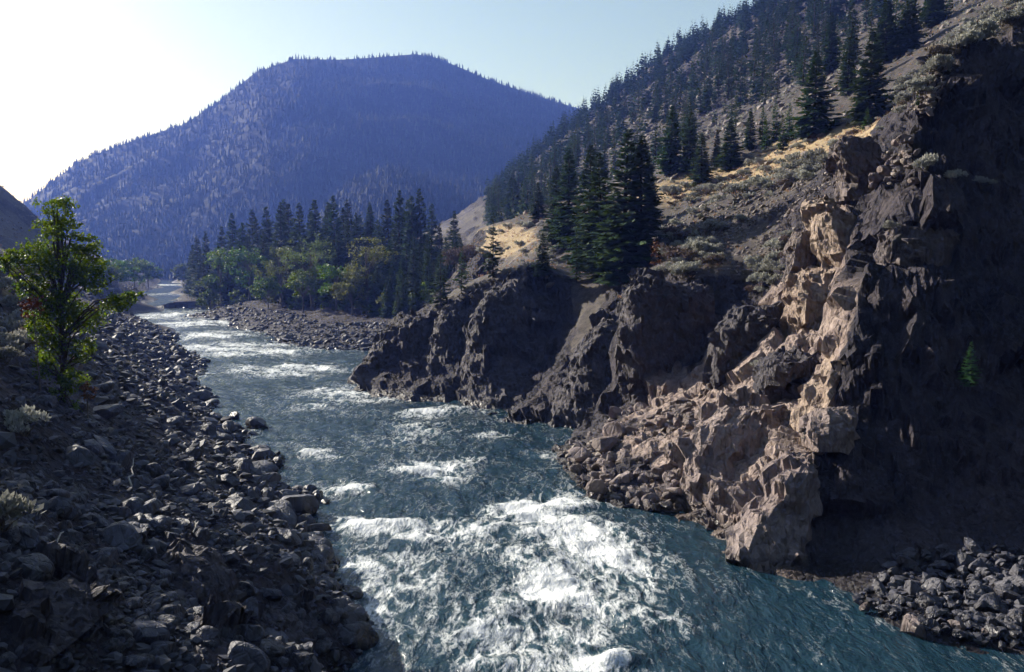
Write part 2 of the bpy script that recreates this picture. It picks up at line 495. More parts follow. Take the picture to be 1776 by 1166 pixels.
# just off the shore the bed drops away
for x, y in [(1560, 1128), (1400, 1062), (1250, 985), (1100, 915), (985, 885), (930, 800), (940, 765), (850, 745), (720, 722), (605, 690), (590, 668), (620, 625), (575, 650), (555, 665), (590, 638), (600, 655), (560, 630)]:
    a = PZ(x, y, 0.0); R.append((a[0], a[1], -1.6))
R += [P(*q) for q in [
    # the dark wall facing the camera, and the crest above it
    (1420, 950, 46.2), (1400, 850, 48.5), (1385, 790, 49.5), (1400, 735, 50.3), (1490, 690, 51.5), (1515, 560, 53.8), (1530, 440, 56.5), (1600, 330, 59), (1632, 200, 61.5), (1645, 120, 63),
    (1690, 70, 65.5), (1776, 30, 68), (1900, 5, 67), (2200, -60, 62),
    (1520, 960, 44.4), (1600, 980, 43.2), (1776, 1010, 40.5), (1520, 800, 48.8), (1560, 640, 51.5), (1560, 480, 55), (1640, 900, 45.8), (1640, 640, 52.2), (1660, 400, 57.8), (1680, 220, 62.5),
    (1776, 850, 46.8), (1776, 600, 53), (1776, 300, 60), (1776, 130, 65), (2000, 1000, 41), (2000, 700, 49), (2000, 300, 58), (2300, 900, 40), (2300, 300, 53),
    # sunlit flank left of the ridge
    (1300, 940, 48.5), (1330, 860, 52), (1280, 850, 53.5), (1230, 870, 53.5), (1340, 760, 56), (1270, 760, 58.5), (1190, 850, 56), (1200, 760, 60.5), (1130, 830, 59), (1100, 770, 63.5), (1050, 820, 61.5), (1040, 770, 66),
    (1160, 710, 68), (1230, 690, 66), (1320, 680, 62), (1420, 660, 58.5), (1400, 600, 62), (1330, 600, 66), (1460, 560, 60), (1440, 480, 66), (1360, 540, 70), (1480, 400, 67), (1400, 420, 75), (1450, 340, 76), (1520, 330, 70), (1560, 270, 73),
    # gully and bench behind the buttresses
    (1250, 600, 74), (1200, 680, 74), (1120, 690, 75), (1290, 560, 78), (1320, 480, 82), (1240, 480, 83), (1150, 490, 83.5), (1105, 500, 82.5), (1085, 600, 79.5), (1070, 690, 77.5), (1035, 590, 91), (1000, 640, 88), (960, 680, 87.5), (1050, 650, 86), (1020, 700, 84),
    (1000, 570, 99), (1060, 540, 96), (1100, 480, 92), (1180, 450, 92), (1260, 420, 91), (1330, 390, 90), (1390, 350, 86), (1420, 310, 86),
    (1120, 420, 108), (1200, 370, 106), (1300, 330, 102), (1400, 290, 98), (1460, 262, 92), (1500, 236, 92), (1560, 215, 92), (1610, 180, 92), (1640, 105, 82),
    # headland
    (650, 592, 116.5), (700, 563, 115.5), (745, 543, 114.5), (800, 522, 113), (860, 493, 111), (930, 466, 109), (980, 470, 112), (1040, 485, 113),
    (690, 640, 109), (760, 640, 106), (830, 640, 103.5), (900, 640, 101), (950, 620, 100), (800, 570, 109.5), (880, 560, 107), (940, 540, 106), (900, 700, 93.5), (800, 690, 98.5),
    # open slope
    (1150, 310, 150), (1210, 325, 138), (1270, 292, 140), (1350, 262, 132), (1410, 235, 128), (1500, 215, 118), (1600, 150, 118), (1600, 90, 135), (1700, 40, 130), (1776, -5, 122), (1900, -60, 110), (2200, -160, 95), (1776, 30, 90), (1900, -20, 80),
    (900, 395, 172), (820, 412, 188), (830, 445, 165), (900, 445, 145), (960, 400, 150), (1030, 380, 152), (1090, 350, 155), (980, 450, 126), (1060, 460, 122),
    # valley side behind
    (1000, 330, 255), (1100, 290, 250), (1200, 240, 250), (1300, 180, 250), (1400, 130, 240), (1500, 75, 230), (1600, 20, 215), (1776, -90, 200), (2100, -220, 180),
    (900, 360, 300), (860, 372, 330), (950, 290, 400), (1000, 250, 430), (1100, 180, 430), (1200, 110, 420), (1300, 60, 400), (1400, 0, 380), (1600, -100, 340), (1900, -250, 300),
    (890, 312, 560), (850, 345, 560), (1010, 205, 600), (1060, 170, 590), (1165, 88, 570), (1270, 36, 540), (1340, 4, 520), (1500, -110, 480), (1776, -300, 430),
]]
for px, py, d in [(890, 420, 800), (1010, 330, 850), (1165, 260, 850), (1340, 180, 850), (1600, 60, 800)]: R.append(P(px, py, d))
# forested terrace behind the headland
for px, d, z in [(720, 160, 2.5), (780, 160, 5), (640, 185, 3.5), (700, 185, 4.5), (780, 190, 7), (560, 215, 3.5), (620, 220, 5), (700, 230, 7), (780, 240, 12), (480, 250, 3.5), (520, 270, 5), (600, 270, 7), (700, 290, 11), (800, 300, 22),
                 (400, 320, 3.5), (440, 340, 5), (520, 340, 7), (640, 350, 10), (760, 370, 16), (350, 420, 4), (400, 440, 6), (520, 450, 9), (700, 480, 18), (345, 540, 4), (420, 560, 8), (600, 600, 15), (335, 640, 5), (420, 700, 12), (600, 720, 20), (760, 680, 35)]:
    R.append(((px - CX) / FPX * d, d, z))
HR = Height(R, 1.2, (0.35, 0.10), 3)

left_shore = [(560, 1230), (600, 1166), (655, 1090), (618, 1040), (592, 985), (565, 930), (568, 875), (515, 805), (458, 757), (388, 712), (350, 655), (300, 602), (218, 562), (203, 548), (243, 516), (273, 494), (280, 488)]
L = list(river_pts)
for x, y in left_shore:
    a = PZ(x, y, 0.0); L.append((a[0], a[1], -0.45 if a[1] < 200 else 0.0))
for x, y in [(640, 1200), (700, 1100), (650, 1000), (620, 900), (600, 850), (560, 780), (500, 735), (430, 690), (390, 640), (330, 585), (420, 728), (462, 768), (395, 700), (375, 672), (520, 822), (580, 880)]:
    a = PZ(x, y, 0.0); L.append((a[0], a[1], -1.2))
L += [P(*q) for q in [
    (500, 1120, 27.5), (520, 1000, 36), (500, 920, 44), (420, 830, 55), (350, 760, 67), (300, 690, 82), (250, 630, 105),
    (300, 1100, 25), (330, 960, 34), (300, 850, 43), (250, 760, 53), (230, 690, 64), (200, 630, 80), (160, 580, 110),
    (100, 1100, 21), (120, 950, 28), (100, 830, 36), (110, 690, 48), (110, 630, 60), (100, 560, 85), (100, 510, 120),
    (0, 1000, 21), (0, 850, 27), (-20, 700, 36), (0, 640, 45), (0, 560, 58), (0, 500, 76), (40, 480, 100), (0, 468, 125), (100, 474, 200), (120, 505, 190), (165, 505, 260), (190, 508, 310), (215, 498, 390), (238, 488, 490), (180, 480, 420), (255, 481, 620), (235, 465, 700),
    (0, 322, 330), (40, 348, 330), (66, 374, 330), (110, 420, 330), (0, 420, 230), (60, 440, 240), (120, 452, 300), (-200, 180, 300), (-500, 0, 280), (-100, 400, 160), (-300, 300, 150), (60, 400, 480), (140, 440, 520), (-200, 300, 560), (150, 455, 700),
]]
# unseen bluff left of the frame, added and shaped to shade the lower bank
for x, y, z in [(-41, 48, 22.5), (-44, 56, 19.5), (-47.5, 64, 18), (-51, 72, 17), (-58, 82, 17), (-56, 62, 24), (-60, 50, 40), (-39, 40, 23.5), (-52, 40, 35), (-40, 34, 21), (-45, 22, 26), (-60, 20, 38), (-80, 60, 50), (-85, 30, 56), (-30, 16, 15), (-40, 5, 22), (-15, 8, 8), (-80, 90, 40), (-105, 110, 46), (-120, 60, 70)]:
    L.append((x, y, z))
HL = Height(L, 1.2, (0.35, 0.12), 23)

def polar(name, H, az0, az1, na, r0, r1, nr):
    az = np.radians(np.linspace(az0, az1, na)); r = np.geomspace(r0, r1, nr)
    A, Rr = np.meshgrid(az, r)
    X = (Rr * np.sin(A)).ravel(); Y = (Rr * np.cos(A)).ravel()
    return X, Y, H(X, Y), Rr.ravel(), nr, na

# ---- right side: cliffs, open slope, valley side in one sheet
X, Y, Z, RR, nr, na = polar('hillside', HR, -25, 60, 560, 27, 950, 540)
V = np.stack([X, Y, Z], 1)
Nn = grid_normals(V, nr, na); Nn *= np.sign(Nn[:, 2:3] + 1e-9)
slope = 1 - Nn[:, 2]
rock = sstep(0.22, 0.40, slope + 0.08 * fbm2(X, Y, 0.12, 3, 0.5, 71))
near_cliff = (Y < 122) & (Z < 40)
rock = np.where(RR > 200, sstep(0.13, 0.22, slope + 0.16 * fbm2(X, Y, 0.03, 4, 0.6, 72) - 0.03), rock)
pxx, pyy, _ = proj(X, Y, Z)
bank = np.clip(1 - np.abs(Y - 80) / 60, 0, 1)
rock = np.where((Y < 121) & (pyy > 480 + 0.25 * np.clip(930 - pxx, 0, 400)) & (X > -30) & (Y < 93 + 28 * (pxx < 990)), np.maximum(rock, 0.9), rock)
rock = np.where((Z < 10) & (Y > 135) & (rock < 0.7), 0.7, rock)
idx = np.nonzero((rock > 0.02) & (RR < 320) & ~((Z < 10) & (Y > 135)))[0]
lod = np.clip(90 / RR[idx], 0.35, 1.0)
wk = rock[idx] * sstep(-2.5, 0.0, V[idx][:, 2]) * (1 - 0.65 * ((Y[idx] < 47) & (Z[idx] < 6) & (X[idx] > 15.5)))
Vk, Nk = V[idx], Nn[idx]
Vk = fracture(Vk, Nk, (6.5, 4.8, 7.5), 11, 0.24, 0.55, 1.8, wk, crack=0.2)
Vk = fracture(Vk, Nk, (2.5, 1.8, 3.1), 12, 0.30, 0.22, 0.8, wk, crack=0.12)
Vk = fracture(Vk, Nk, (0.95, 0.7, 1.2), 13, 0.30, 0.07, 0.3, wk, (0.3, 0.1, 0.7), 0.05)
V[idx] = Vk
far = np.nonzero((rock > 0.05) & (RR >= 320))[0]
V[far, 2] += rock[far] * 5.0 * fbm2(X[far], Y[far], 0.05, 3, 0.6, 5)
gold = np.exp(-(((pxx - 1400) / 330) ** 2 + ((pyy - 266 + (pxx - 1400) * 0.27) / 24) ** 2)) * sstep(80, 95, RR) * sstep(200, 170, RR)
gold += 0.8 * np.exp(-(((pxx - 860) / 80) ** 2 + ((pyy - 420) / 40) ** 2)) * ((RR > 120) & (RR < 220))
gold += 0.22 * sstep(105, 140, RR) * sstep(260, 200, RR) * sstep(1050, 1250, pxx)
gold += 0.12 * (RR > 260)
F = grid_faces(nr, na)
keep = (V[:, 2] > -2.4)[F].any(1)
sm = (rock[F].mean(1) < 0.35)[keep]
pw = pxx + 70 * fbm2(X, Y, 0.3, 3, 0.55, 83)
tan = sstep(1020, 1150, pw) * sstep(40, -50, pw - np.minimum(1360 + 12 * Z, 1500)) * sstep(80, 72, Y) * (Z > -3) * 0.8  # tan rock tone, brightened for sunlight, ending at the shaded wall's ridge
me = mesh_from('hillside', V, F[keep][:, ::-1], M['ground'], sm, {'rock': rock, 'tan': tan, 'grass': np.clip(gold, 0, 1)})
tag(link('hillside', me), 'rocky canyon side with cliffs at the river and dry grass above', kind='structure')

# ---- left bank
X, Y, Z, RR, nr, na = polar('bank', HL, -82, 6, 330, 9, 760, 400)
V = np.stack([X, Y, Z], 1)
F = grid_faces(nr, na)
keep = (V[:, 2] > -2.0)[F].any(1)
Nn = grid_normals(V, nr, na); Nn *= np.sign(Nn[:, 2:3] + 1e-9)
rock = sstep(0.22, 0.4, 1 - Nn[:, 2] + 0.1 * fbm2(X, Y, 0.1, 3, 0.5, 31))
rock = np.maximum(rock, 0.7 * sstep(14, 11, Z))
gold = 0.55 * sstep(60, 90, RR) * sstep(12, 15, Z) * sstep(260, 180, RR)
me = mesh_from('river_bank', V, F[keep][:, ::-1], M['ground'], True, {'rock': rock, 'grass': gold})
tag(link('river_bank', me), 'steep stony bank sloping down to the river below the leafy tree', kind='structure')

# ---- far mountain and the wooded spur in front of it
def skyline(pts):
    pts = np.array(pts, float)
    return lambda a: np.interp(a, np.arctan((pts[:, 0] - CX) / FPX), (450 - pts[:, 1]) / FPX)

def mountain(name, sky_pts, px0, px1, na, base, crest, back, nr, shape, namp, seed, label):
    sk = skyline(sky_pts)
    az = np.linspace(math.atan((px0 - CX) / FPX), math.atan((px1 - CX) / FPX), na)
    t = np.concatenate([np.linspace(0, 1, int(nr * 0.75)), 1 + np.linspace(0, 1, nr - int(nr * 0.75) + 1)[1:]])
    T, A = np.meshgrid(t, az, indexing='ij')
    cr = crest(A)
    d = np.where(T <= 1, base + (cr - base) * T, cr + (back - cr) * (T - 1))
    Hc = CAM_H + sk(A) * cr
    h = np.where(T <= 1, Hc * shape(T), Hc * (1 - 0.6 * (T - 1)))
    X = np.tan(A) * d; Y = d
    nz = fbm2(X.ravel(), Y.ravel(), 0.0035, 5, 0.55, seed).reshape(X.shape)
    rid = 1 - np.abs(fbm2(X.ravel(), Y.ravel(), 0.006, 4, 0.5, seed + 3)).reshape(X.shape) * 2
    env = np.sin(np.clip(T, 0, 1) * math.pi) ** 0.7
    h = h + env * namp * (nz + 0.7 * (rid - 0.6))
    V = np.stack([X.ravel(), Y.ravel(), h.ravel() - 2.0], 1)
    slope = 1 - np.abs(grid_normals(V, len(t), na)[:, 2])
    rk = sstep(0.25, 0.45, slope + 0.25 * fbm2(V[:, 0], V[:, 1], 0.01, 4, 0.6, seed + 7))
    me = mesh_from(name, V, grid_faces(len(t), na)[:, ::-1], M['wooded'], True, {'rock': rk * 0.8, 'grass': np.full(len(V), 0.35)})
    o = link(name, me); tag(o, label, kind='structure')
    return V, len(t), na

mtn_sky = [(-500, 480), (-250, 440), (-60, 400), (20, 372), (62, 345), (140, 288), (178, 270), (240, 248), (330, 220), (372, 195), (410, 168), (455, 134), (520, 112), (600, 113), (650, 110), (725, 104), (760, 110), (800, 126), (850, 147), (900, 163), (960, 182), (1010, 196), (1060, 215), (1150, 260), (1300, 320), (1500, 400)]
mtn = mountain('mountain', mtn_sky, -420, 1420, 360, 900.0, lambda A: 1560 + 150 * np.sin(A * 3.0 + 0.6), 2600.0, 150,
               lambda t: np.clip(0.02 + 0.98 * t ** 0.95, 0, 1), 34.0, 201, 'broad forested mountain fading blue beyond the river bend')
spur_sky = [(380, 470), (480, 430), (540, 385), (590, 335), (630, 305), (660, 296), (700, 298), (740, 312), (790, 326), (840, 330), (900, 322), (1000, 300), (1200, 260)]
spur = mountain('wooded_hill', spur_sky, 380, 1180, 150, 720.0, lambda A: 1030 + 60 * np.sin(A * 9), 1400.0, 60,
                lambda t: np.clip(t ** 0.85, 0, 1), 10.0, 231, 'lower wooded spur in front of the blue mountain')

# ---- unseen canyon slopes added behind the viewpoint to block low skylight
az = np.radians(np.linspace(64, 278, 120)); rr = np.linspace(0, 1, 40)
A, T = np.meshgrid(az, rr)
Rb = 46 + 260 * T; gap = np.exp(-((np.degrees(A) - 176) / 9) ** 2)
Zb = -3 + (235 + 45 * np.sin(A * 5)) * T ** 0.8 * (1 - 0.75 * gap)
Xb, Yb = Rb * np.sin(A), Rb * np.cos(A)
Zb = Zb + 8 * fbm2(Xb.ravel(), Yb.ravel(), 0.02, 4, 0.55, 61).reshape(Zb.shape) * T
V = np.stack([Xb.ravel(), Yb.ravel(), Zb.ravel()], 1)
me = mesh_from('sky_block_slopes', V, grid_faces(40, 120), M['wooded'], True, {'rock': np.full(len(V), 0.6), 'grass': np.zeros(len(V))})
tag(link('sky_block_slopes', me), 'unseen slopes added behind the viewpoint to block low skylight', kind='structure')

# ------------------------------------------------------------------ river
def water_material():
    m, nt, out = new_mat('river_water'); n = N(nt)
    pos = n.node('ShaderNodeNewGeometry').outputs['Position']
    foam_glitter = n.attr('foam_glitter')
    fl = n.mapping(pos, (1.0, 0.42, 1.0), (0, 0, rad(-18)))
    wa = n.noise(fl, 0.9, 9, 0.60, 0.5)
    wb = n.noise(fl, 3.0, 8, 0.65, 0.5)
    ridge = n.math('SUBTRACT', 1.0, n.math('MULTIPLY', n.math('ABSOLUTE', n.math('SUBTRACT', wa, 0.5)), 7.0), clamp=True)
    ridge2 = n.math('SUBTRACT', 1.0, n.math('MULTIPLY', n.math('ABSOLUTE', n.math('SUBTRACT', wb, 0.5)), 6.0), clamp=True)
    lace = n.math('ADD', n.math('MULTIPLY', ridge, 0.55), n.math('MULTIPLY', ridge2, 0.45))
    fine = n.noise(pos, 9.0, 4, 0.7)
    v = n.math('ADD', n.math('MULTIPLY', foam_glitter, 1.15), n.math('MULTIPLY_ADD', lace, 0.75, -0.62))
    v = n.math('ADD', v, n.math('MULTIPLY_ADD', fine, 0.16, -0.08))
    mask = n.math('MULTIPLY', n.ramp(v, 0.13, 0.70), 0.95)
    r1 = n.noise(fl, 1.6, 5, 0.6, 0.6); r2 = n.noise(pos, 5.0, 4, 0.6, 0.4)
    nb = n.bump(r1, 0.8, 0.36); nb = n.bump(r2, 0.6, 0.06, nb)
    col = n.mix(n.ramp(foam_glitter, 0.15, 0.9), (0.011, 0.034, 0.052), (0.045, 0.105, 0.125))
    w = n.bsdf(col, 0.10, 0.5, nb); w.inputs['IOR'].default_value = 1.33
    f = n.bsdf((0.80, 0.82, 0.82), 0.75, 0.25, n.bump(wb, 0.6, 0.12, nb))
    mx = n.node('ShaderNodeMixShader'); n.link(mask, mx.inputs[0])
    n.link(w.outputs[0], mx.inputs[1]); n.link(f.outputs[0], mx.inputs[2])
    n.link(mx.outputs[0], out.inputs['Surface'])
    return m
M['water'] = water_material()

rows = [9.0]
while rows[-1] < 820:
    d = rows[-1]; rows.append(d + min(max(d * d / (18 * 796) * 0.7, 0.13), 3.2))
rows = np.array(rows)
xl = np.interp(rows, [9, 22, 35, 60, 110, 160, 240, 320, 450, 660, 830], [-16, -20, -22, -32, -56, -92, -140, -180, -240, -330, -430])
xr = np.interp(rows, [9, 22, 35, 60, 80, 95, 110, 160, 240, 320, 450, 660, 830], [32, 32, 28, 24, 24, 16, 4, -20, -60, -105, -170, -230, -240])
nc = 250
X = xl[:, None] + (xr - xl)[:, None] * np.linspace(0, 1, nc)[None, :]
Y = np.repeat(rows[:, None], nc, 1)
X = X.ravel(); Y = Y.ravel()
ax = np.array([0.30, -0.954]); cxv = np.array([0.954, 0.30])       # flow and cross-flow directions
S = X * ax[0] + Y * ax[1]; Tt = X * cxv[0] + Y * cxv[1]
# patches of broken water, the far ones sun glitter put in as foam: photo pixel centre, half sizes in metres (across, along the flow), strength
PATCH = [(935, 875, 3.6, 2.2, 1.0), (885, 870, 1.6, 1.5, .6), (1000, 905, 4.0, 3.5, .62), (1000, 960, 4.0, 3.4, .62), (960, 1010, 3.6, 2.6, .55), (930, 1045, 3.4, 1.5, .75), (1010, 1080, 3.0, 1.8, .5),
         (1055, 1140, 1.9, 1.2, 1.0), (850, 950, 1.0, 2.2, .6), (870, 1080, 2.2, 1.4, .6), (880, 1140, 3.0, 1.3, .55), (760, 1100, 2.0, 1.5, .45), (1120, 1000, 2.0, 3.2, .4), (1170, 1080, 1.6, 2.5, .3),
         (740, 812, 3.2, 2.0, .85), (775, 830, 1.8, 1.4, .6), (600, 848, 2.2, 2.0, .8), (640, 912, 3.2, 1.6, .85), (600, 900, 1.6, 1.2, .7), (700, 940, 3.2, 2.2, .5), (650, 970, 3.2, 2.8, .45), (720, 1010, 3.5, 2.5, .45),
         (780, 920, 3.0, 2.2, .42), (520, 785, 2.4, 1.3, .6), (585, 790, 1.6, 1.3, .4), (615, 675, 5.0, 4.5, .75), (640, 690, 4.0, 2.5, .5), (740, 712, 4.0, 2.2, .7), (735, 735, 2.6, 3.0, .55), (855, 752, 2.0, 1.3, .5),
         (820, 790, 2.4, 1.6, .35), (700, 760, 4.0, 3.0, .25), (390, 600, 11, 8, .8), (360, 580, 10, 9, .75), (460, 610, 10, 6, .7), (520, 640, 8, 6, .55), (450, 640, 9, 6, .5), (290, 545, 14, 18, .7), (330, 560, 12, 12, .7),
         (292, 494, 22, 14, .9), (280, 510, 18, 16, .35), (960, 790, 1.4, 1.6, .5), (990, 880, 2.5, 1.0, .6), (650, 1060, 2.0, 2.0, .25), (420, 560, 10, 8, .35), (560, 700, 6, 5, .25)]
foam_glitter = np.full(len(X), 0.17)
bump = np.zeros(len(X))
for px, py, a, b, s in PATCH:
    c = PZ(px, py, 0.2); sc, tc = c[0] * ax[0] + c[1] * ax[1], c[0] * cxv[0] + c[1] * cxv[1]
    g = np.exp(-(((Tt - tc) / a) ** 2 + ((S - sc) / (b * 1.1)) ** 2))
    foam_glitter = foam_glitter + 0.58 * s * g * (1 - 0.5 * np.minimum(foam_glitter, 1))
    if s > 0.5 and b < 4:
        bump += 0.32 * s * g * np.cos((S - sc) / b * 2.2)
patch = fbm2(X * 0.9 + Y * 0.1, Y, 0.33, 3, 0.55, 46)
foam_glitter = 0.10 + (foam_glitter - 0.10) * np.clip(0.85 + 1.0 * patch, 0.3, 1.5)
hb = np.maximum(HR(X, Y), np.where(X < 5, HL(X, Y), -9))
foam_glitter = foam_glitter + 0.11 * np.exp(-((hb + 0.15) / 0.3) ** 2) * (Y < 260) * np.clip(0.5 + 1.5 * fbm2(X, Y, 0.4, 2, 0.5, 47), 0, 1)
calm = sstep(6, 14, X + (Y - 40) * 0.18) * (Y < 75)
P3 = np.stack([S * 0.75, Tt * 1.1, np.zeros_like(S)], 1)
rough = np.clip(0.45 + 0.9 * foam_glitter - 0.25 * calm, 0.2, 1.3)
dist = np.hypot(X, Y)
warp = 1.5 * fbm(P3, 0.22, 2, 0.5, 88)
Pw = P3 + np.stack([warp, -warp, warp * 0], 1)
wv = 0.42 * fbm(Pw, 0.24, 3, 0.5, 41) + 0.26 * (1 - 2 * np.abs(fbm(Pw, 0.42, 3, 0.5, 42))) + 0.10 * (1 - 2 * np.abs(fbm(Pw, 1.2, 3, 0.55, 43)))
crest = wv + bump
Z = (wv - 0.12) * rough + bump
foam_glitter = foam_glitter + 0.42 * np.clip(crest - 0.22, 0, 1) * sstep(0.12, 0.5, foam_glitter) - 0.25 * np.clip(-crest, 0, 0.6) * (foam_glitter < 0.9)
foam_glitter = np.clip(foam_glitter - 0.05 * calm, 0.0, 1.25)
W = np.stack([X, Y, Z], 1)
me = mesh_from('river', W, grid_faces(len(rows), nc)[:, ::-1], M['water'], True, {'foam_glitter': foam_glitter})
tag(link('river', me), 'green whitewater river running down the canyon', kind='structure')

# ------------------------------------------------------------------ air
me = bpy.data.meshes.new('haze')
bm = bmesh.new(); bmesh.ops.create_cube(bm, size=1.0)
for v in bm.verts: v.co = Vector((v.co.x * 5200, v.co.y * 3400 + 1300, -4 + (v.co.z + 0.5) * 452))
bm.to_mesh(me); bm.free()
m, nt, out = new_mat('haze_air')
pv = nt.nodes.new('ShaderNodeVolumePrincipled')
pv.inputs['Color'].default_value = (0.15, 0.26, 0.95, 1)
pv.inputs['Density'].default_value = 0.00025
pv.inputs['Absorption Color'].default_value = (1, 1, 1, 1)
pv.inputs['Anisotropy'].default_value = 0.25
nt.links.new(pv.outputs[0], out.inputs['Volume'])
me.materials.append(m)
tag(link('haze', me), 'thin blue haze filling the canyon air', kind='stuff')

# ------------------------------------------------------------------ rock masses standing out of the cliffs
def crag(name, label, d, rows, thick, mat, seed, tilt=(0.1, 0.25, 0.2), amp=1.0, res=0.28, cells=1.0, power=3.0, yaw=0.0, lean=0.0, cat='rock'):
    """a closed rock mass: rows = (photo y, left x, right x[, depth shift]) at ground distance d, from the top down"""
    ctr = []
    for rw in rows:
        py, x0, x1 = rw[:3]; dd = d + (rw[3] if len(rw) > 3 else 0.0)
        a = P(x0, py, dd); b = P(x1, py, dd)
        ctr.append(((a[0] + b[0]) / 2, dd, a[2], (b[0] - a[0]) / 2))
    ctr = np.array(ctr)
    zs = ctr[:, 2]
    per = 2 * math.pi * max(ctr[:, 3].max(), thick) * 0.9
    nu = int(min(220, max(40, per / res)))
    nv = int(min(200, max(16, abs(zs[0] - zs[-1]) / res)))
    t = np.linspace(0, 1, nv)
    k = np.linspace(0, 1, len(ctr))
    cxs = [np.interp(t, k, ctr[:, i]) for i in range(4)]
    capn = 7
    ang = np.linspace(0, 2 * math.pi, nu, endpoint=False)
    cw, sw = math.cos(yaw), math.sin(yaw)
    ca, sa = np.cos(ang), np.sin(ang)
    sup = (np.abs(ca) ** power + np.abs(sa) ** power) ** (-1 / power)
    G = []
    for j in range(capn):                                   # top closes over
        f = math.sin(j / capn * math.pi / 2) * 0.999 + 0.001
        hw, th = cxs[3][0] * f, thick * f * 0.8
        G.append(np.stack([cxs[0][0] + hw * ca * sup * cw - th * sa * sup * sw, cxs[1][0] + th * sa * sup * cw + hw * ca * sup * sw, np.full(nu, cxs[2][0] + 0.25 * hw * (math.cos(j / capn * math.pi / 2)))], 1))
    for i in range(nv):
        th = thick * (0.8 + 0.35 * t[i])
        G.append(np.stack([cxs[0][i] + cxs[3][i] * ca * sup * cw - th * sa * sup * sw, cxs[1][i] + th * sa * sup * cw + cxs[3][i] * ca * sup * sw, np.full(nu, cxs[2][i])], 1))
    V = np.concatenate(G)
    c = ctr[:, :3].mean(0)
    n = grid_normals(V, capn + nv, nu)
    h = V[:, :3] - np.array([np.interp(V[:, 2], zs[::-1], ctr[::-1, 0]), np.interp(V[:, 2], zs[::-1], ctr[::-1, 1]), V[:, 2] - 0.3]).T
    n *= np.sign((n * h).sum(1, keepdims=True) + 1e-9)
    s = cells
    V = fracture(V, n, (3.6 * s, 2.8 * s, 4.4 * s), seed, 0.26 * amp, 0.30 * amp, min(1.6 * s, 0.42 * thick), 1.0, tilt, 0.12)
    V = fracture(V, n, (1.45 * s, 1.05 * s, 1.9 * s), seed + 5, 0.30 * amp, 0.13 * amp, min(0.6 * s, 0.25 * thick), 1.0, tilt, 0.08)
    V = fracture(V, n, (0.6 * s, 0.45 * s, 0.8 * s), seed + 9, 0.28 * amp, 0.045, 0.22 * s, 1.0, (0.4, 0.1, 0.8), 0.03)
    base = V[:, 2].min()
    o3 = np.array((ctr[:, 0].mean(), ctr[:, 1].mean(), base))
    me = mesh_from(name, V - o3, grid_faces(capn + nv, nu, True), mat, False)
    bm = bmesh.new(); bm.from_mesh(me); bmesh.ops.recalc_face_normals(bm, faces=bm.faces); bm.to_mesh(me); bm.free()
    o = link(name, me, loc=o3)
    tag(o, label, cat)
    return o

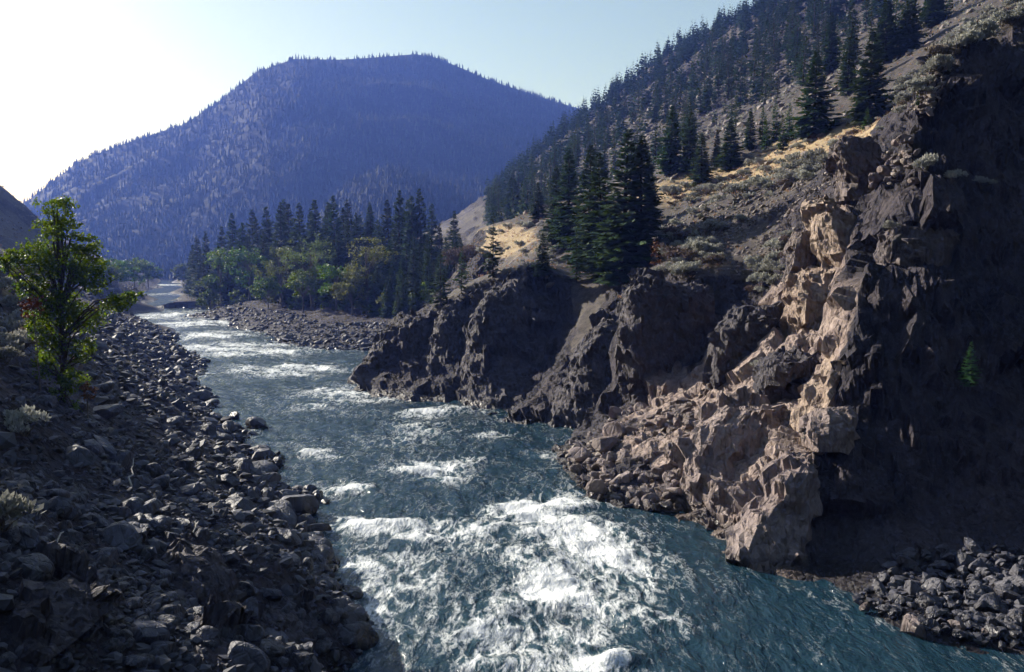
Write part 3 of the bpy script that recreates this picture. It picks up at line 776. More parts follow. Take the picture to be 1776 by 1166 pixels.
CRAGS = [  # shaded fronts get the darkened rock, sunlit masses the brightened one
    ('rock_buttress', 'dark vertical buttress behind the boulder point, sage growing on its top', 79.5,
     [(492, 1100, 1180), (505, 1080, 1230), (560, 1078, 1240), (630, 1074, 1235), (690, 1078, 1235), (740, 1070, 1235)], 3.2, 'grey', 401, {'lean': 0}),
    ('rock_shelf', 'low pale rock foot at the water between the headland and the buttress', 88.0,
     [(648, 985, 1050, 2), (670, 962, 1075, 1), (705, 945, 1090), (740, 942, 1100, -1), (775, 938, 1100, -1.5)], 4.0, 'grey', 411, {'amp': .7}),
    ('rock_spur', 'brown stepped spur left of the tall dark buttress', 87.0,
     [(560, 1045, 1075, 2), (585, 1010, 1090, 1), (625, 992, 1095), (680, 985, 1100, -1), (730, 990, 1110, -1)], 3.5, 'grey', 421, {}),
    ('rock_buttress', 'rounded dark buttress in front of the tall cliff with a sunlit left edge', 68.0,
     [(538, 1290, 1335), (556, 1250, 1360), (600, 1240, 1370), (650, 1234, 1365), (700, 1236, 1360), (760, 1225, 1350)], 2.6, 'grey', 431, {}),
    ('rock_tor', 'dark rounded knob with a grey bush on its left shoulder', 61.0,
     [(612, 1345, 1385), (630, 1315, 1415), (680, 1303, 1425), (730, 1306, 1420), (790, 1300, 1400)], 2.2, 'grey', 441, {}),
    ('rock_pillar', 'tall streaked tan rock face below the leaning slab', 65.0,
     [(468, 1385, 1470, 1.5), (500, 1368, 1505, 1), (545, 1355, 1515), (600, 1362, 1510), (660, 1375, 1500, -.5), (720, 1370, 1480, -1)], 2.4, 'tan', 451, {'tilt': (.05, .12, .3), 'cells': .8}),
    ('leaning_slab', 'big tan slab leaning in the cliff with one sunlit face', 66.5,
     [(366, 1424, 1462), (388, 1414, 1478), (430, 1416, 1494), (470, 1432, 1504), (506, 1456, 1500)], 1.6, 'tan', 461, {'amp': .45, 'cells': 1.0, 'power': 7, 'yaw': .5}),
    ('rock_tor', 'small pale jointed knob left of the leaning slab', 68.0,
     [(342, 1412, 1440), (352, 1400, 1452), (375, 1396, 1455), (400, 1404, 1450)], 1.1, 'tan', 471, {'amp': .6, 'cells': .5}),
    ('rock_pinnacle', 'dark squat pinnacle with a pale chip on top, beside yellow-green sage', 69.0,
     [(398, 1386, 1400), (412, 1380, 1412), (432, 1372, 1418), (455, 1366, 1420), (490, 1362, 1420)], 1.1, 'cliff', 481, {'amp': .6, 'cells': .55}),
    ('rock_crest', 'dark broken crest of rocks at the head of the pillar', 74.0,
     [(238, 1462, 1474), (258, 1455, 1500), (285, 1450, 1545), (315, 1452, 1560), (350, 1450, 1560)], 2.0, 'cliff', 491, {'amp': .9, 'cells': .6}),
    ('rock_pinnacle', 'tan upright pinnacle at the top of the dark wall above the crest', 68.0,
     [(196, 1600, 1614), (215, 1590, 1622), (245, 1586, 1628), (285, 1580, 1640)], 1.2, 'tan', 501, {'amp': .55, 'cells': .6}),
    ('rock_ledge', 'grey ledge block in the ridge under the upper cliff', 58.5,
     [(398, 1560, 1640), (412, 1530, 1660), (440, 1520, 1660), (480, 1518, 1650)], 1.8, 'cliff', 511, {'amp': .6}),
    ('rock_rib', 'sunlit rib dropping from the pillar foot to the dark wall', 55.5,
     [(560, 1470, 1512, 1), (610, 1450, 1520), (660, 1420, 1510), (710, 1390, 1470, -1), (770, 1370, 1430, -2.5)], 1.8, 'tan', 521, {'amp': .8, 'cells': .7, 'tilt': (.05, .3, .3)}),
    ('rock_block', 'angular sunlit block on the lip of the dark wall', 50.5,
     [(700, 1430, 1470), (712, 1412, 1482), (740, 1405, 1478), (775, 1412, 1450)], 1.2, 'pink_sunlit', 531, {'amp': .45, 'cells': .9, 'power': 5}),
    ('rock_bulge', 'broad sunlit bulge of mauve rock above the water edge', 57.5,
     [(700, 1270, 1330, 1.5), (735, 1215, 1360, 1), (790, 1185, 1385), (840, 1180, 1390, -1.5), (890, 1195, 1395, -3.5), (930, 1230, 1380, -5)], 2.6, 'pink_sunlit', 541, {'amp': .8}),
    ('rock_toe', 'sunlit wet rock toe where the dark wall meets the river', 47.2,
     [(800, 1375, 1400, 1.5), (850, 1330, 1402, .8), (900, 1290, 1400), (950, 1268, 1392, -.6), (990, 1275, 1370, -1.2), (1040, 1280, 1365, -1.6)], 1.8, 'pink_sunlit', 551, {'amp': .75, 'cells': .6}),
    ('rock_headland', 'blocky leading point of the headland lit on its river side', 113.5,
     [(590, 652, 690, 1), (602, 646, 704), (630, 640, 712), (655, 630, 715, -1), (690, 620, 720, -2)], 3.4, 'grey', 561, {'amp': .8, 'power': 5, 'cells': 1.2}),
    ('rock_fin', 'first upright fin behind the point of the headland', 112.0,
     [(548, 722, 742, 1.5), (565, 712, 752, 1), (610, 702, 760), (660, 698, 765, -1.5), (715, 696, 770, -4)], 3.2, 'grey', 571, {'amp': .75}),
    ('rock_fin', 'second upright fin of the headland with bright slabs at the water', 110.0,
     [(528, 772, 795, 2), (550, 760, 815, 1), (600, 742, 825), (660, 735, 830, -2), (718, 730, 835, -6)], 4.0, 'grey', 581, {'amp': .85}),
    ('rock_headland', 'broad dark shoulder of the headland below the small pines', 106.5,
     [(492, 862, 905, 4), (520, 830, 960, 3), (580, 805, 985, 1), (640, 800, 1000, -2.5), (700, 800, 1000, -7), (745, 800, 1000, -11)], 5.5, 'grey', 591, {'amp': 1.0, 'cells': 1.3}),
]
for nm, lab, d, rw, th, mt, sd, kw in CRAGS:
    crag(nm, lab, d, rw, th, M[mt], sd, **kw)

# ------------------------------------------------------------------ boulders
def clip_rock(sub, seed, cuts=11, flat=(1.0, 0.8, 0.62), rough=0.0, lo=0.55, hi=0.92):
    rng = np.random.default_rng(seed)
    bm = bmesh.new(); bmesh.ops.create_icosphere(bm, subdivisions=sub, radius=1.0)
    V = np.array([v.co[:] for v in bm.verts]); F = np.array([[v.index for v in f.verts] for f in bm.faces]); bm.free()
    for _ in range(cuts):
        n = rng.normal(size=3); n /= np.linalg.norm(n); k = rng.uniform(lo, hi)
        e = V @ n - k
        V = V - np.clip(e, 0, None)[:, None] * n
    if rough: V = V * (1 + rough * fbm(V, 2.2, 3, 0.5, seed))[:, None]
    V = V * np.array(flat) * rng.uniform(0.85, 1.15, 3)
    return V, F

ROCKV = [clip_rock(3, 600 + i, 12, (1.0, 0.72 + 0.1 * (i % 3), 0.50 + 0.09 * (i % 4)), 0.05, 0.48, 0.86) for i in range(10)]
ANGV = [clip_rock(3, 700 + i, 15, (1.0, 0.72, 0.5 + 0.1 * (i % 3)), 0.03, 0.42, 0.8) for i in range(10)]
STONE_ME = [mesh_from('boulder', V, F, M['stone'], True) for V, F in ROCKV]
TALUS_ME = [mesh_from('block', V, F, M['talus'], False) for V, F in ANGV]
SHADED_ME = [mesh_from('shaded_block', V, F, M['stone'], False) for V, F in ANGV]  # same blocks in darker stone: shade under the wall put into the colour
for me in STONE_ME:
    try: me.set_sharp_from_angle(angle=rad(32))
    except Exception: pass
LOWV = [clip_rock(1, 800 + i, 7, (1.0, 0.8, 0.6), 0.0, 0.5, 0.85) for i in range(8)]

def scatter_mesh(name, pos, size, protos, mat, seed, label, sink=0.25):
    rng = np.random.default_rng(seed)
    VV, FF, TT = [], [], []; off = 0
    for k, (V, F) in enumerate(protos):
        sel = np.nonzero(rng.integers(0, len(protos), len(pos)) == k)[0] if False else np.arange(k, len(pos), len(protos))
        if not len(sel): continue
        n = len(sel)
        a = rng.uniform(0, 6.283, n); tx = rng.normal(0, 0.35, n); ty = rng.normal(0, 0.35, n)
        ca, sa = np.cos(a), np.sin(a)
        B = V[None] * size[sel][:, None, None] * rng.uniform(0.75, 1.2, (n, 1, 3))
        x, y, z = B[..., 0], B[..., 1], B[..., 2]
        z = z + tx[:, None] * x * 0.8 + ty[:, None] * y * 0.8
        xr_ = x * ca[:, None] - y * sa[:, None]; yr_ = x * sa[:, None] + y * ca[:, None]
        W = np.stack([xr_, yr_, z], -1) + pos[sel][:, None, :] + np.array((0, 0, 1)) * (size[sel] * (0.35 - sink))[:, None, None]
        VV.append(W.reshape(-1, 3)); FF.append((F[None] + (np.arange(n) * len(V))[:, None, None] + off).reshape(-1, 3))
        TT.append(np.repeat(rng.uniform(0, 1, n) ** 1.4, len(V))); off += n * len(V)
    me = mesh_from(name, np.concatenate(VV), np.concatenate(FF), mat, False, {'tint': np.concatenate(TT)})
    o = link(name, me); tag(o, label, kind='stuff')
    return o

def in_frame(p, m=30):
    px, py, s = proj(p[:, 0], p[:, 1], p[:, 2])
    return (px > -m) & (px < 1776 + m) & (py > -m) & (py < 1166 + m * 2) & (p[:, 1] > 5), px, py, s

def place_boulder(me, p, size, label, group, rng, name='boulder', sink=0.2, cat='boulder', mul=(1, 1, 1)):
    o = link(name, me, loc=(p[0], p[1], p[2] + size * (0.3 - sink)), rot=(rng.normal(0, 0.25), rng.normal(0, 0.25), rng.uniform(0, 6.28)),
             scale=(size * mul[0], size * mul[1], size * mul[2]))
    return tag(o, label, cat, group)

rng = np.random.default_rng(5)
# named stones of the left bank: photo pixel of the middle, half width in pixels, label
NAMED = [
    (448, 733, 28, 'largest dark boulder standing in the water off the left bank'), (404, 720, 16, 'smaller dark boulder in the water beside the largest one'),
    (535, 925, 26, 'pale pointed boulder at the water edge beside white rapids'), (255, 872, 34, 'big rounded dark boulder in the middle of the stony bank'),
    (350, 965, 23, 'round grey boulder behind the pale driftwood stick'), (420, 1015, 20, 'pale angular boulder below the driftwood stick'), (600, 1022, 28, 'dark flat boulder at the water edge near the shaded corner'),
    (350, 925, 26, 'grey boulder above the driftwood pile'), (180, 762, 34, 'long tilted slab lying below the leafy tree'), (180, 705, 32, 'large grey boulder at the foot of the leafy tree'),
    (280, 1075, 26, 'pale wedge-shaped boulder low on the shaded bank'), (245, 1050, 18, 'small upright pale stone beside the wedge-shaped boulder'), (310, 640, 22, 'dark boulder high on the waterline upstream of the tree'),
    (545, 965, 22, 'dark boulder just downstream of the pale pointed boulder'), (480, 800, 20, 'dark boulder on the waterline above the first white patch'), (210, 925, 26, 'broad grey boulder left of the driftwood pile'),
    (170, 920, 18, 'pale sunlit stone left of the big rounded boulder'), (640, 1105, 24, 'dark wet boulder at the lowest corner of the bank'), (570, 1065, 22, 'grey boulder on the shaded lower waterline'), (460, 850, 18, 'blocky grey stone between the big rounded boulder and the rapids'),
]
for px, py, hw, lab in NAMED:
    p = HL.hit(px, py + hw * 0.5, 12, 300)
    if p[2] < -0.3: p = np.array(PZ(px, py + hw * 0.4, -0.1))
    s = hw / (FPX / p[1])
    if 'slab' in lab:
        o = place_boulder(STONE_ME[3], p, s, lab, None, rng, mul=(1.3, .6, .45)); o.rotation_euler = (0.1, 0.45, -0.5)
    else:
        place_boulder(STONE_ME[len(lab) % 10], p, s, lab, None, rng, sink=0.12, mul=(1, 1, 1.1))
# bedrock ribs in the shaded lower bank
for px, py, x0, x1, lab, sd in [(300, 985, 235, 390, 'low dark bedrock rib curving across the shaded bank', 611), (470, 1060, 420, 530, 'squat dark bedrock hump near the lower waterline', 621), (340, 1120, 290, 410, 'dark bedrock ledge at the bottom of the bank', 631), (60, 1040, -10, 130, 'smooth dark bedrock slope in the lowest left corner of the bank', 641)]:
    p = HL.hit(px, py, 12, 200)
    crag('bedrock', lab, p[1], [(py - 30, x0 + 30, x1 - 30, 1.2), (py - 5, x0 + 8, x1 - 5, .6), (py + 25, x0, x1), (py + 70, x0 - 5, x1, -.6)], 1.9, M['grey'], sd, amp=.5, cells=.5, res=.16, tilt=(.4, .9, .5))

# the bank is covered with stones
n = 46000
d = rng.uniform(0, 1, n); Yp = 13 * (190 / 13) ** d
az = rng.uniform(rad(-60), rad(4), n)
Xp = np.tan(az) * Yp
Zp = HL(Xp, Yp)
size = np.clip(0.155 * np.exp(rng.normal(0, 0.6, n)) * (0.62 + Yp / 75), 0.07, 1.1)
pos = np.stack([Xp, Yp, Zp], 1)
ok, px, py, sc = in_frame(pos, 60)
edge = sstep(4.0, 0.0, Zp)
cover = fbm2(Xp, Yp, 0.08, 3, 0.5, 91)
ok &= (Zp > -0.2) & (rng.uniform(0, 1, n) < np.where(Zp < 11 + 3 * cover, 1.0, 0.25)) & ((Yp < 170) | (Zp < 4))
size *= 1 + 0.5 * edge
pos, size, sc, px, py = pos[ok], size[ok], sc[ok], px[ok], py[ok]
vis = (px > 5) & (px < 1770) & (py < 1155)
order = np.argsort(-(size * sc * vis))
big = order[:220]; rest = order[220:]
for i in big:
    p = pos[i]
    wet = p[2] < 1.0
    if wet: lab, grp = 'dark stone along the waterline of the stony left bank', 'waterline stones of the left bank'
    elif p[1] < 36: lab, grp = 'shaded grey stone on the lower part of the left bank', 'shaded stones of the lower left bank'
    else: lab, grp = 'grey stone on the slope between the leafy tree and the river', 'stones on the slope below the leafy tree'
    place_boulder(STONE_ME[int(rng.integers(10))], p, size[i], lab, grp, rng, 'stone', cat='stone')
print('left stones', len(rest))
scatter_mesh('bank_stones', pos[rest], size[rest], LOWV, M['stones'], 7, 'countless smaller grey stones covering the left bank')

# cobbles of the far shore below the wood
n = 8000
k = rng.uniform(0, 1, n) ** 0.8
fs = np.array([PZ(x, y, 0) for x, y in far_shore])
t = rng.uniform(0, len(fs) - 1.001, n); i0 = t.astype(int); f = (t - i0)[:, None]
bp = fs[i0] * (1 - f) + fs[i0 + 1] * f
inl = np.array((0.75, 0.66))
w = rng.uniform(-0.5, 1, n) * (16 + 5 * fbm2(bp[:, 0], bp[:, 1], .05, 2))
Xp = bp[:, 0] + inl[0] * w; Yp = bp[:, 1] + inl[1] * w
Zp = HR(Xp, Yp); okk = (Zp > -0.3) & (Zp < 6)
pos = np.stack([Xp, Yp, Zp], 1)[okk]; size = np.clip(0.34 * np.exp(rng.normal(0, 0.55, len(pos))), .15, 1.5)
order = np.argsort(-size)
for i in order[:40]:
    place_boulder(STONE_ME[int(rng.integers(10))], pos[i], size[i], 'dark stone on the far cobble shore below the leafy trees', 'stones of the far cobble shore', rng, 'stone', cat='stone')
scatter_mesh('shore_cobbles', pos[order[40:]], size[order[40:]], LOWV, M['stones'], 8, 'dark cobbles of the far shore below the wood')

ls = np.array([PZ(x, y, 0) for x, y in left_shore[10:16]]); n = 2600
t = rng.uniform(0, len(ls) - 1.001, n); i0 = t.astype(int); f = (t - i0)[:, None]; bp = ls[i0] * (1 - f) + ls[i0 + 1] * f
w = rng.uniform(-.3, 1, n) * 12; Xp = bp[:, 0] - .8 * w; Yp = bp[:, 1] - .6 * w; Zp = HL(Xp, Yp); okk = Zp > -.3
scatter_mesh('upstream_stones', np.stack([Xp, Yp, Zp], 1)[okk], np.clip(.4 * np.exp(rng.normal(0, .5, okk.sum())), .2, 1.5), LOWV, M['stones'], 28, 'dark stones along the upstream left shore')
# talus of the right bank
def talus(region, count, smin, smax, label, group, name='block', seed=1, keep_big=40, min_z=-0.4, stuff_label=None, stuff_mul=6):
    rg = np.random.default_rng(seed)
    poly = np.array(region, float)
    lo, hi = poly.min(0), poly.max(0)
    pts = []
    while len(pts) < count:
        q = rg.uniform(lo, hi)
        ins = False; j = len(poly) - 1
        for i in range(len(poly)):
            if (poly[i, 1] > q[1]) != (poly[j, 1] > q[1]) and q[0] < (poly[j, 0] - poly[i, 0]) * (q[1] - poly[i, 1]) / (poly[j, 1] - poly[i, 1]) + poly[i, 0]: ins = not ins
            j = i
        if ins: pts.append(q)
    out = []
    for q in pts:
        p = HR.hit(q[0], q[1], 30, 200)
        if p[2] > min_z: out.append(p)
    pos = np.array(out)
    size = np.clip(smin * np.exp(np.abs(rg.normal(0, 0.55, len(pos)))), smin, smax)
    order = np.argsort(-size)
    for i in order[:keep_big]:
        place_boulder((TALUS_ME if seed != 14 else SHADED_ME)[int(rg.integers(10))], pos[i], size[i], label, group, rg, name, sink=0.05, cat='block')  # blocks under the dark wall use the shade-darkened copy
    return pos[order[keep_big:]], size[order[keep_big:]]

rest_p, rest_s = [], []
for reg, cnt, a, b, lab, grp, sd, kb in [
    ([(965, 790), (1075, 715), (1190, 700), (1225, 730), (1200, 800), (1150, 890), (1020, 865)], 420, 0.32, 1.7, 'angular sunlit block in the boulder pile jutting into the river', 'blocks of the boulder point', 11, 130),
    ([(1130, 700), (1230, 640), (1250, 660), (1180, 730)], 90, 0.28, 0.8, 'pale block in the chute above the boulder point', 'blocks in the chute', 12, 40),
    ([(1230, 760), (1400, 740), (1390, 860), (1250, 880)], 120, 0.15, 0.7, 'broken block lying on the sunlit bulge', 'blocks on the sunlit bulge', 13, 25),
    ([(1480, 1040), (1560, 960), (1776, 950), (1790, 1130), (1600, 1100)], 520, 0.2, 0.85, 'boulder at the foot of the dark wall by the river', 'boulders under the dark wall', 14, 90),
    ([(1160, 390), (1300, 330), (1440, 300), (1440, 350), (1300, 400), (1180, 440)], 900, 0.16, 0.6, 'loose stone in the scree gully below the sagebrush', 'stones of the scree gully', 15, 30),
    ([(1210, 410), (1380, 350), (1390, 420), (1290, 480), (1200, 470)], 500, 0.14, 0.5, 'loose stone on the bare slope above the dark buttresses', 'stones of the bare slope', 18, 20),
    ([(1530, 170), (1620, 110), (1640, 130), (1620, 200), (1550, 200)], 200, 0.16, 0.5, 'loose stone in the scree patch beside the tall firs', 'stones of the upper scree patch', 16, 15),
    ([(1450, 260), (1600, 230), (1600, 320), (1470, 340)], 90, 0.3, 1.0, 'broken block among the crest rocks', 'blocks of the crest', 17, 35),
]:
    p_, s_ = talus(reg, cnt, a, b, lab, grp, seed=sd, keep_big=kb)
    if sd == 14:
        scatter_mesh('wall_foot_rubble', p_, s_, LOWV, M['stones'], 29, 'shade-darkened rubble at the foot of the dark wall')  # darker stone colour here stands in for the wall's shade
    else:
        rest_p.append(p_); rest_s.append(s_)
scatter_mesh('talus_rubble', np.concatenate(rest_p), np.concatenate(rest_s), LOWV, M['scree'], 9, 'small broken rubble between the blocks of the right bank')
# the few sunlit boulders by the water under the dark wall, kept in paler rock to look lit
for px, py, hw, lab in [(1583, 1085, 34, 'largest sunlit boulder by the water under the dark wall'), (1500, 1052, 14, 'small sunlit stone alone at the water under the dark wall'), (1660, 1080, 20, 'sunlit wedge boulder right of the largest one under the wall'), (1710, 1090, 16, 'sunlit boulder near the picture edge under the dark wall'),
                        (1040, 845, 26, 'sharp upright triangular block at the tip of the boulder point'), (1100, 850, 26, 'long flat block at the water side of the boulder point'), (1070, 745, 30, 'big slab at the top of the boulder point'), (1270, 925, 24, 'pale wet boulder at the water below the bulge')]:
    p = HR.hit(px, py + hw * .6, 28, 120)
    if p[2] < -0.2: p = np.array(PZ(px, py + hw * .6, 0.0))
    s = hw / (FPX / p[1])
    o = place_boulder(TALUS_ME[(px + py) % 10], p, s, lab, None, rng, 'boulder', sink=-0.1, mul=(1, 1, 1.5) if 'upright' in lab else (1, 1, 1.1))

# ------------------------------------------------------------------ plants
M['needles'] = leaf_material('fir_needles', (0.016, 0.036, 0.018), (0.05, 0.088, 0.034), 0.25, 0.6, var=0.6)
M['needles_young'] = leaf_material('young_fir_needles', (0.022, 0.060, 0.020), (0.06, 0.125, 0.04), 0.3, 0.6)
M['far_needles'] = leaf_material('far_fir_needles', (0.010, 0.020, 0.015), (0.026, 0.042, 0.024), 0.08, 0.8)
M['leaves'] = leaf_material('cottonwood_leaves', (0.032, 0.072, 0.018), (0.085, 0.14, 0.032), 0.45, 0.5)
M['leaves_pale'] = leaf_material('pale_cottonwood_leaves', (0.05, 0.075, 0.026), (0.115, 0.145, 0.052), 0.4, 0.55)
M['leaves_gold'] = leaf_material('yellow_green_leaves', (0.03, 0.07, 0.012), (0.14, 0.20, 0.028), 0.58, 0.45)
M['sage'] = leaf_material('sage_leaves', (0.17, 0.175, 0.16), (0.40, 0.40, 0.35), 0.25, 0.8)
M['brush'] = leaf_material('bare_brush_twigs', (0.10, 0.08, 0.07), (0.22, 0.18, 0.155), 0.15, 0.85)
M['rust'] = leaf_material('rust_red_leaves', (0.14, 0.045, 0.018), (0.25, 0.085, 0.03), 0.0, 0.7)
M['straw'] = leaf_material('straw_blades', (0.27, 0.20, 0.11), (0.46, 0.36, 0.22), 0.3, 0.8)
M['bark'] = bark_material('dark_bark', (0.035, 0.026, 0.022), (0.085, 0.065, 0.052))
M['bark_grey'] = bark_material('grey_bark', (0.07, 0.06, 0.05), (0.17, 0.145, 0.12))
M['drift'] = bark_material('bleached_wood', (0.26, 0.24, 0.22), (0.42, 0.39, 0.35))

def kites(O, D, Lh, Wd, rng, up=None):
    """leaf-like four-sided blades: origin, direction, length, width"""
    n = len(O)
    D = D / (np.linalg.norm(D, axis=1, keepdims=True) + 1e-9)
    r = rng.normal(size=(n, 3)) if up is None else np.broadcast_to(np.asarray(up, float), (n, 3)) + rng.normal(0, 0.35, (n, 3))
    s = np.cross(D, r); s /= (np.linalg.norm(s, axis=1, keepdims=True) + 1e-9)
    a = O; b = O + D * (Lh * 0.5)[:, None] + s * (Wd * 0.5)[:, None]; c = O + D * Lh[:, None]; d = O + D * (Lh * 0.5)[:, None] - s * (Wd * 0.5)[:, None]
    V = np.stack([a, b, c, d], 1).reshape(-1, 3)
    F = np.arange(4 * n).reshape(n, 4)
    return V, F

def tube(path, radii, sides=7):
    path = np.asarray(path, float); radii = np.asarray(radii, float)
    V = []
    for i in range(len(path)):
        t = path[min(i + 1, len(path) - 1)] - path[max(i - 1, 0)]
        t /= np.linalg.norm(t) + 1e-9
        u = np.cross(t, (0.31, 0.95, 0.05) if abs(t[2]) > 0.8 else (0, 0, 1)); u /= np.linalg.norm(u) + 1e-9
        w = np.cross(t, u)
        a = np.linspace(0, 2 * math.pi, sides, endpoint=False)
        V.append(path[i] + radii[i] * (np.cos(a)[:, None] * u + np.sin(a)[:, None] * w))
    return np.concatenate(V), grid_faces(len(path), sides, True)

def join(parts):
    VV, FF, off = [], [], 0
    for V, F in parts:
        VV.append(V); FF.append(F + off); off += len(V)
    return np.concatenate(VV), np.concatenate(FF)

def conifer_meshes(seed, nl, nb, k, maxr, mat, clear=0.05, ragged=0.3):
    rg = np.random.default_rng(seed)
    O, D, Lh, Wd, TT = [], [], [], [], []
    lv = np.linspace(clear, 0.985, nl) + rg.normal(0, 0.3 / nl, nl)
    for t in lv:
        t = min(max(t, clear), 0.99)
        prof = (1 - t) ** 0.82 * (0.60 + 0.40 * min(1, (t - clear) / 0.16))
        R_ = maxr * prof * rg.uniform(0.82, 1.1)
        cnt = max(4, int(nb * (0.6 + 0.5 * (1 - t)) + rg.integers(0, 2)))
        a0 = rg.uniform(0, 6.28)
        for b in range(cnt):
            if rg.uniform() < 0.07: continue
            a = a0 + b / cnt * 6.283 + rg.normal(0, 0.22)
            tb = min(max(t + rg.uniform(-0.8, 0.8) / nl, 0.01), 0.985)
            Lb = R_ * rg.uniform(1 - ragged * 1.6, 1 + ragged * 0.6) + 0.006
            pit = math.radians(-14 + 50 * t ** 1.6 + rg.normal(0, 6))
            h = np.array((math.cos(a), math.sin(a), 0)); dr = h * math.cos(pit) + np.array((0, 0, math.sin(pit)))
            side = np.array((-math.sin(a), math.cos(a), 0))
            for s_ in np.linspace(0.22, 0.95, k):
                p = dr * Lb * s_ + np.array((0, 0, tb + 0.10 * Lb * (s_ ** 2)))
                ln = (0.50 * Lb * (1.08 - s_) + 0.010)
                for sg in (-1, 1):
                    dv = dr * 0.75 + side * sg * rg.uniform(0.45, 0.95) + np.array((0, 0, rg.uniform(-0.42, 0.05)))
                    O.append(p); D.append(dv); Lh.append(ln * rg.uniform(0.8, 1.3)); Wd.append(ln * 0.62 + 0.006); TT.append(0.15 + 0.6 * s_ + rg.uniform(-.2, .25))
            O.append(dr * Lb * 0.72 + np.array((0, 0, tb + 0.05 * Lb))); D.append(dr); Lh.append(0.36 * Lb + 0.008); Wd.append(0.2 * Lb + 0.005); TT.append(rg.uniform(.6, 1))
    O.append(np.array((0, 0, 0.965))); D.append(np.array((0, 0, 1.))); Lh.append(0.045); Wd.append(0.010); TT.append(.6)
    V, F = kites(np.array(O), np.array(D), np.array(Lh), np.array(Wd), rg, (0, 0, 1))
    crown = mesh_from('crown', V, F, mat, True, {'tint': np.repeat(np.clip(TT, 0, 1), 4)})
    z = np.linspace(-0.03, 0.96, 7)
    wob = rg.normal(0, 0.002, (7, 2))
    TV, TF = tube(np.stack([wob[:, 0], wob[:, 1], z], 1), 0.0145 * (1 - z * 0.93) + 0.001, 7)
    trunk = mesh_from('trunk', TV, TF, M['bark'], True)
    return crown, trunk

FIR = [conifer_meshes(900 + i, 46, 9, 5, (0.19, 0.215, 0.175, 0.23, 0.20)[i], M['needles'], (0.05, 0.03, 0.07, 0.04, 0.02)[i]) for i in range(5)]
PINE = [conifer_meshes(930 + i, 19, 7, 6, (0.27, 0.30)[i], M['needles'], 0.12, 0.5) for i in range(2)]
YOUNG = [conifer_meshes(950 + i, 26, 8, 5, (0.24, 0.28)[i], M['needles_young'], 0.01) for i in range(2)]
SMALLFIR = [conifer_meshes(970 + i, 22, 7, 3, (0.17, 0.20, 0.15, 0.23)[i], M['needles'], 0.05) for i in range(4)]

rng = np.random.default_rng(76)
tree_count = [0]
def conifer(p, height, width, proto, label, group=None, name='conifer', rz=0.0):
    o = empty(name, (float(p[0]), float(p[1]), float(p[2])), rz, (height * width, height * width, height))
    o.rotation_euler = (rng.normal(0, .022), rng.normal(0, .022), rz)
    tag(o, label, 'tree', group)
    link('crown', proto[0], o); link('trunk', proto[1], o)
    tree_count[0] += 1
    return o

rng = np.random.default_rng(77)
def tree_at(px, by, ty, proto, label, group=None, width=1.0, d=None, name='fir_tree'):
    if d is None:
        p = HR.hit(px, by, 30, 900)
    else:
        x = (px - CX) / FPX * d; p = np.array((x, d, HR(x, d)[0]))
    top = P(px, ty, p[1])[2]
    return conifer(p - np.array((0, 0, 0.2)), max(top - p[2], 1.0), width, proto, label, group, name, rng.uniform(0, 6.28))

# the firs of the open slope, each one by itself
for px, by, ty, k, w, lab in [
    (1078, 492, 222, 0, 1.05, 'tallest dark fir of the clump above the headland'), (1108, 470, 232, 2, 1.1, 'dark fir at the uphill edge of the clump above the headland'),
    (1045, 480, 262, 1, .95, 'broad fir in front of the tallest fir of the clump'), (1020, 462, 250, 3, .8, 'fir in the middle of the clump above the headland'),
    (987, 432, 254, 0, .95, 'tall fir at the river end of the clump above the headland'), (966, 424, 286, 4, .9, 'lower fir at the river end of the clump, beside the golden grass'),
    (1130, 395, 262, 2, .8, 'slim fir behind the clump above the headland'), (940, 478, 402, 4, 1.1, 'small dark fir on the headland top in front of the golden grass'),
    (890, 374, 300, 1, 1.25, 'lone conical fir on the golden knoll above the forest'), (934, 380, 315, 3, 1.0, 'shorter fir right of the lone conical fir'), (856, 386, 335, 0, 1.1, 'fir left of the lone conical fir'),
    (1163, 302, 181, 3, .9, 'dark fir at the foot of the golden slope, left of a pair'), (1196, 300, 187, 1, .85, 'dark fir of the pair on the golden slope'), (1216, 327, 228, 4, 1.1, 'small green fir standing alone in the golden grass'),
    (1268, 296, 203, 1, 1.15, 'wide fir above the small green fir in the golden grass'), (1243, 290, 222, 0, .8, 'slender fir behind the wide fir in the golden grass'),
    (1300, 262, 186, 2, .9, 'fir at the downhill end of the row of pale firs'), (1412, 238, 88, 3, 1.0, 'tall brownish fir on the upper golden slope'), (1506, 217, 52, 1, 1.0, 'tall deep green fir right of the brownish fir'),
    (1470, 165, 62, 0, .9, 'fir behind and between the two tall slope firs'), (1535, 110, -10, 2, 1.1, 'dark fir near the top edge above the sage slope'), (1575, 90, -20, 3, 1.0, 'dark fir right of the one near the top edge'), (1622, 45, -40, 4, 1.2, 'fir cut by the top edge beside the sage slope'), (1440, 130, 20, 2, .9, 'fir high above the brownish fir'),
]:
    tree_at(px, by, ty, FIR[k], lab, None, w * 1.45)
for px, by, ty, w, lab in [(855, 482, 368, .9, 'open branched pine on the crest of the headland'), (765, 542, 440, 1.2, 'spreading pine at the river end of the headland'), (800, 505, 420, .9, 'pale thin pine behind the headland crest'), (1000, 492, 395, .9, 'low pine at the foot of the big fir clump')]:
    tree_at(px, by, ty, PINE[px % 2], lab, None, w, name='pine_tree')
for px, by, ty, w in [(1322, 250, 182, 1), (1346, 244, 168, .9), (1368, 246, 176, 1), (1330, 262, 200, 1.1), (1358, 262, 196, 1.1)]:
    tree_at(px, by, ty, YOUNG[px % 2], 'pale green young fir in the row below the tall brownish fir', 'row of pale young firs', w, name='young_fir')
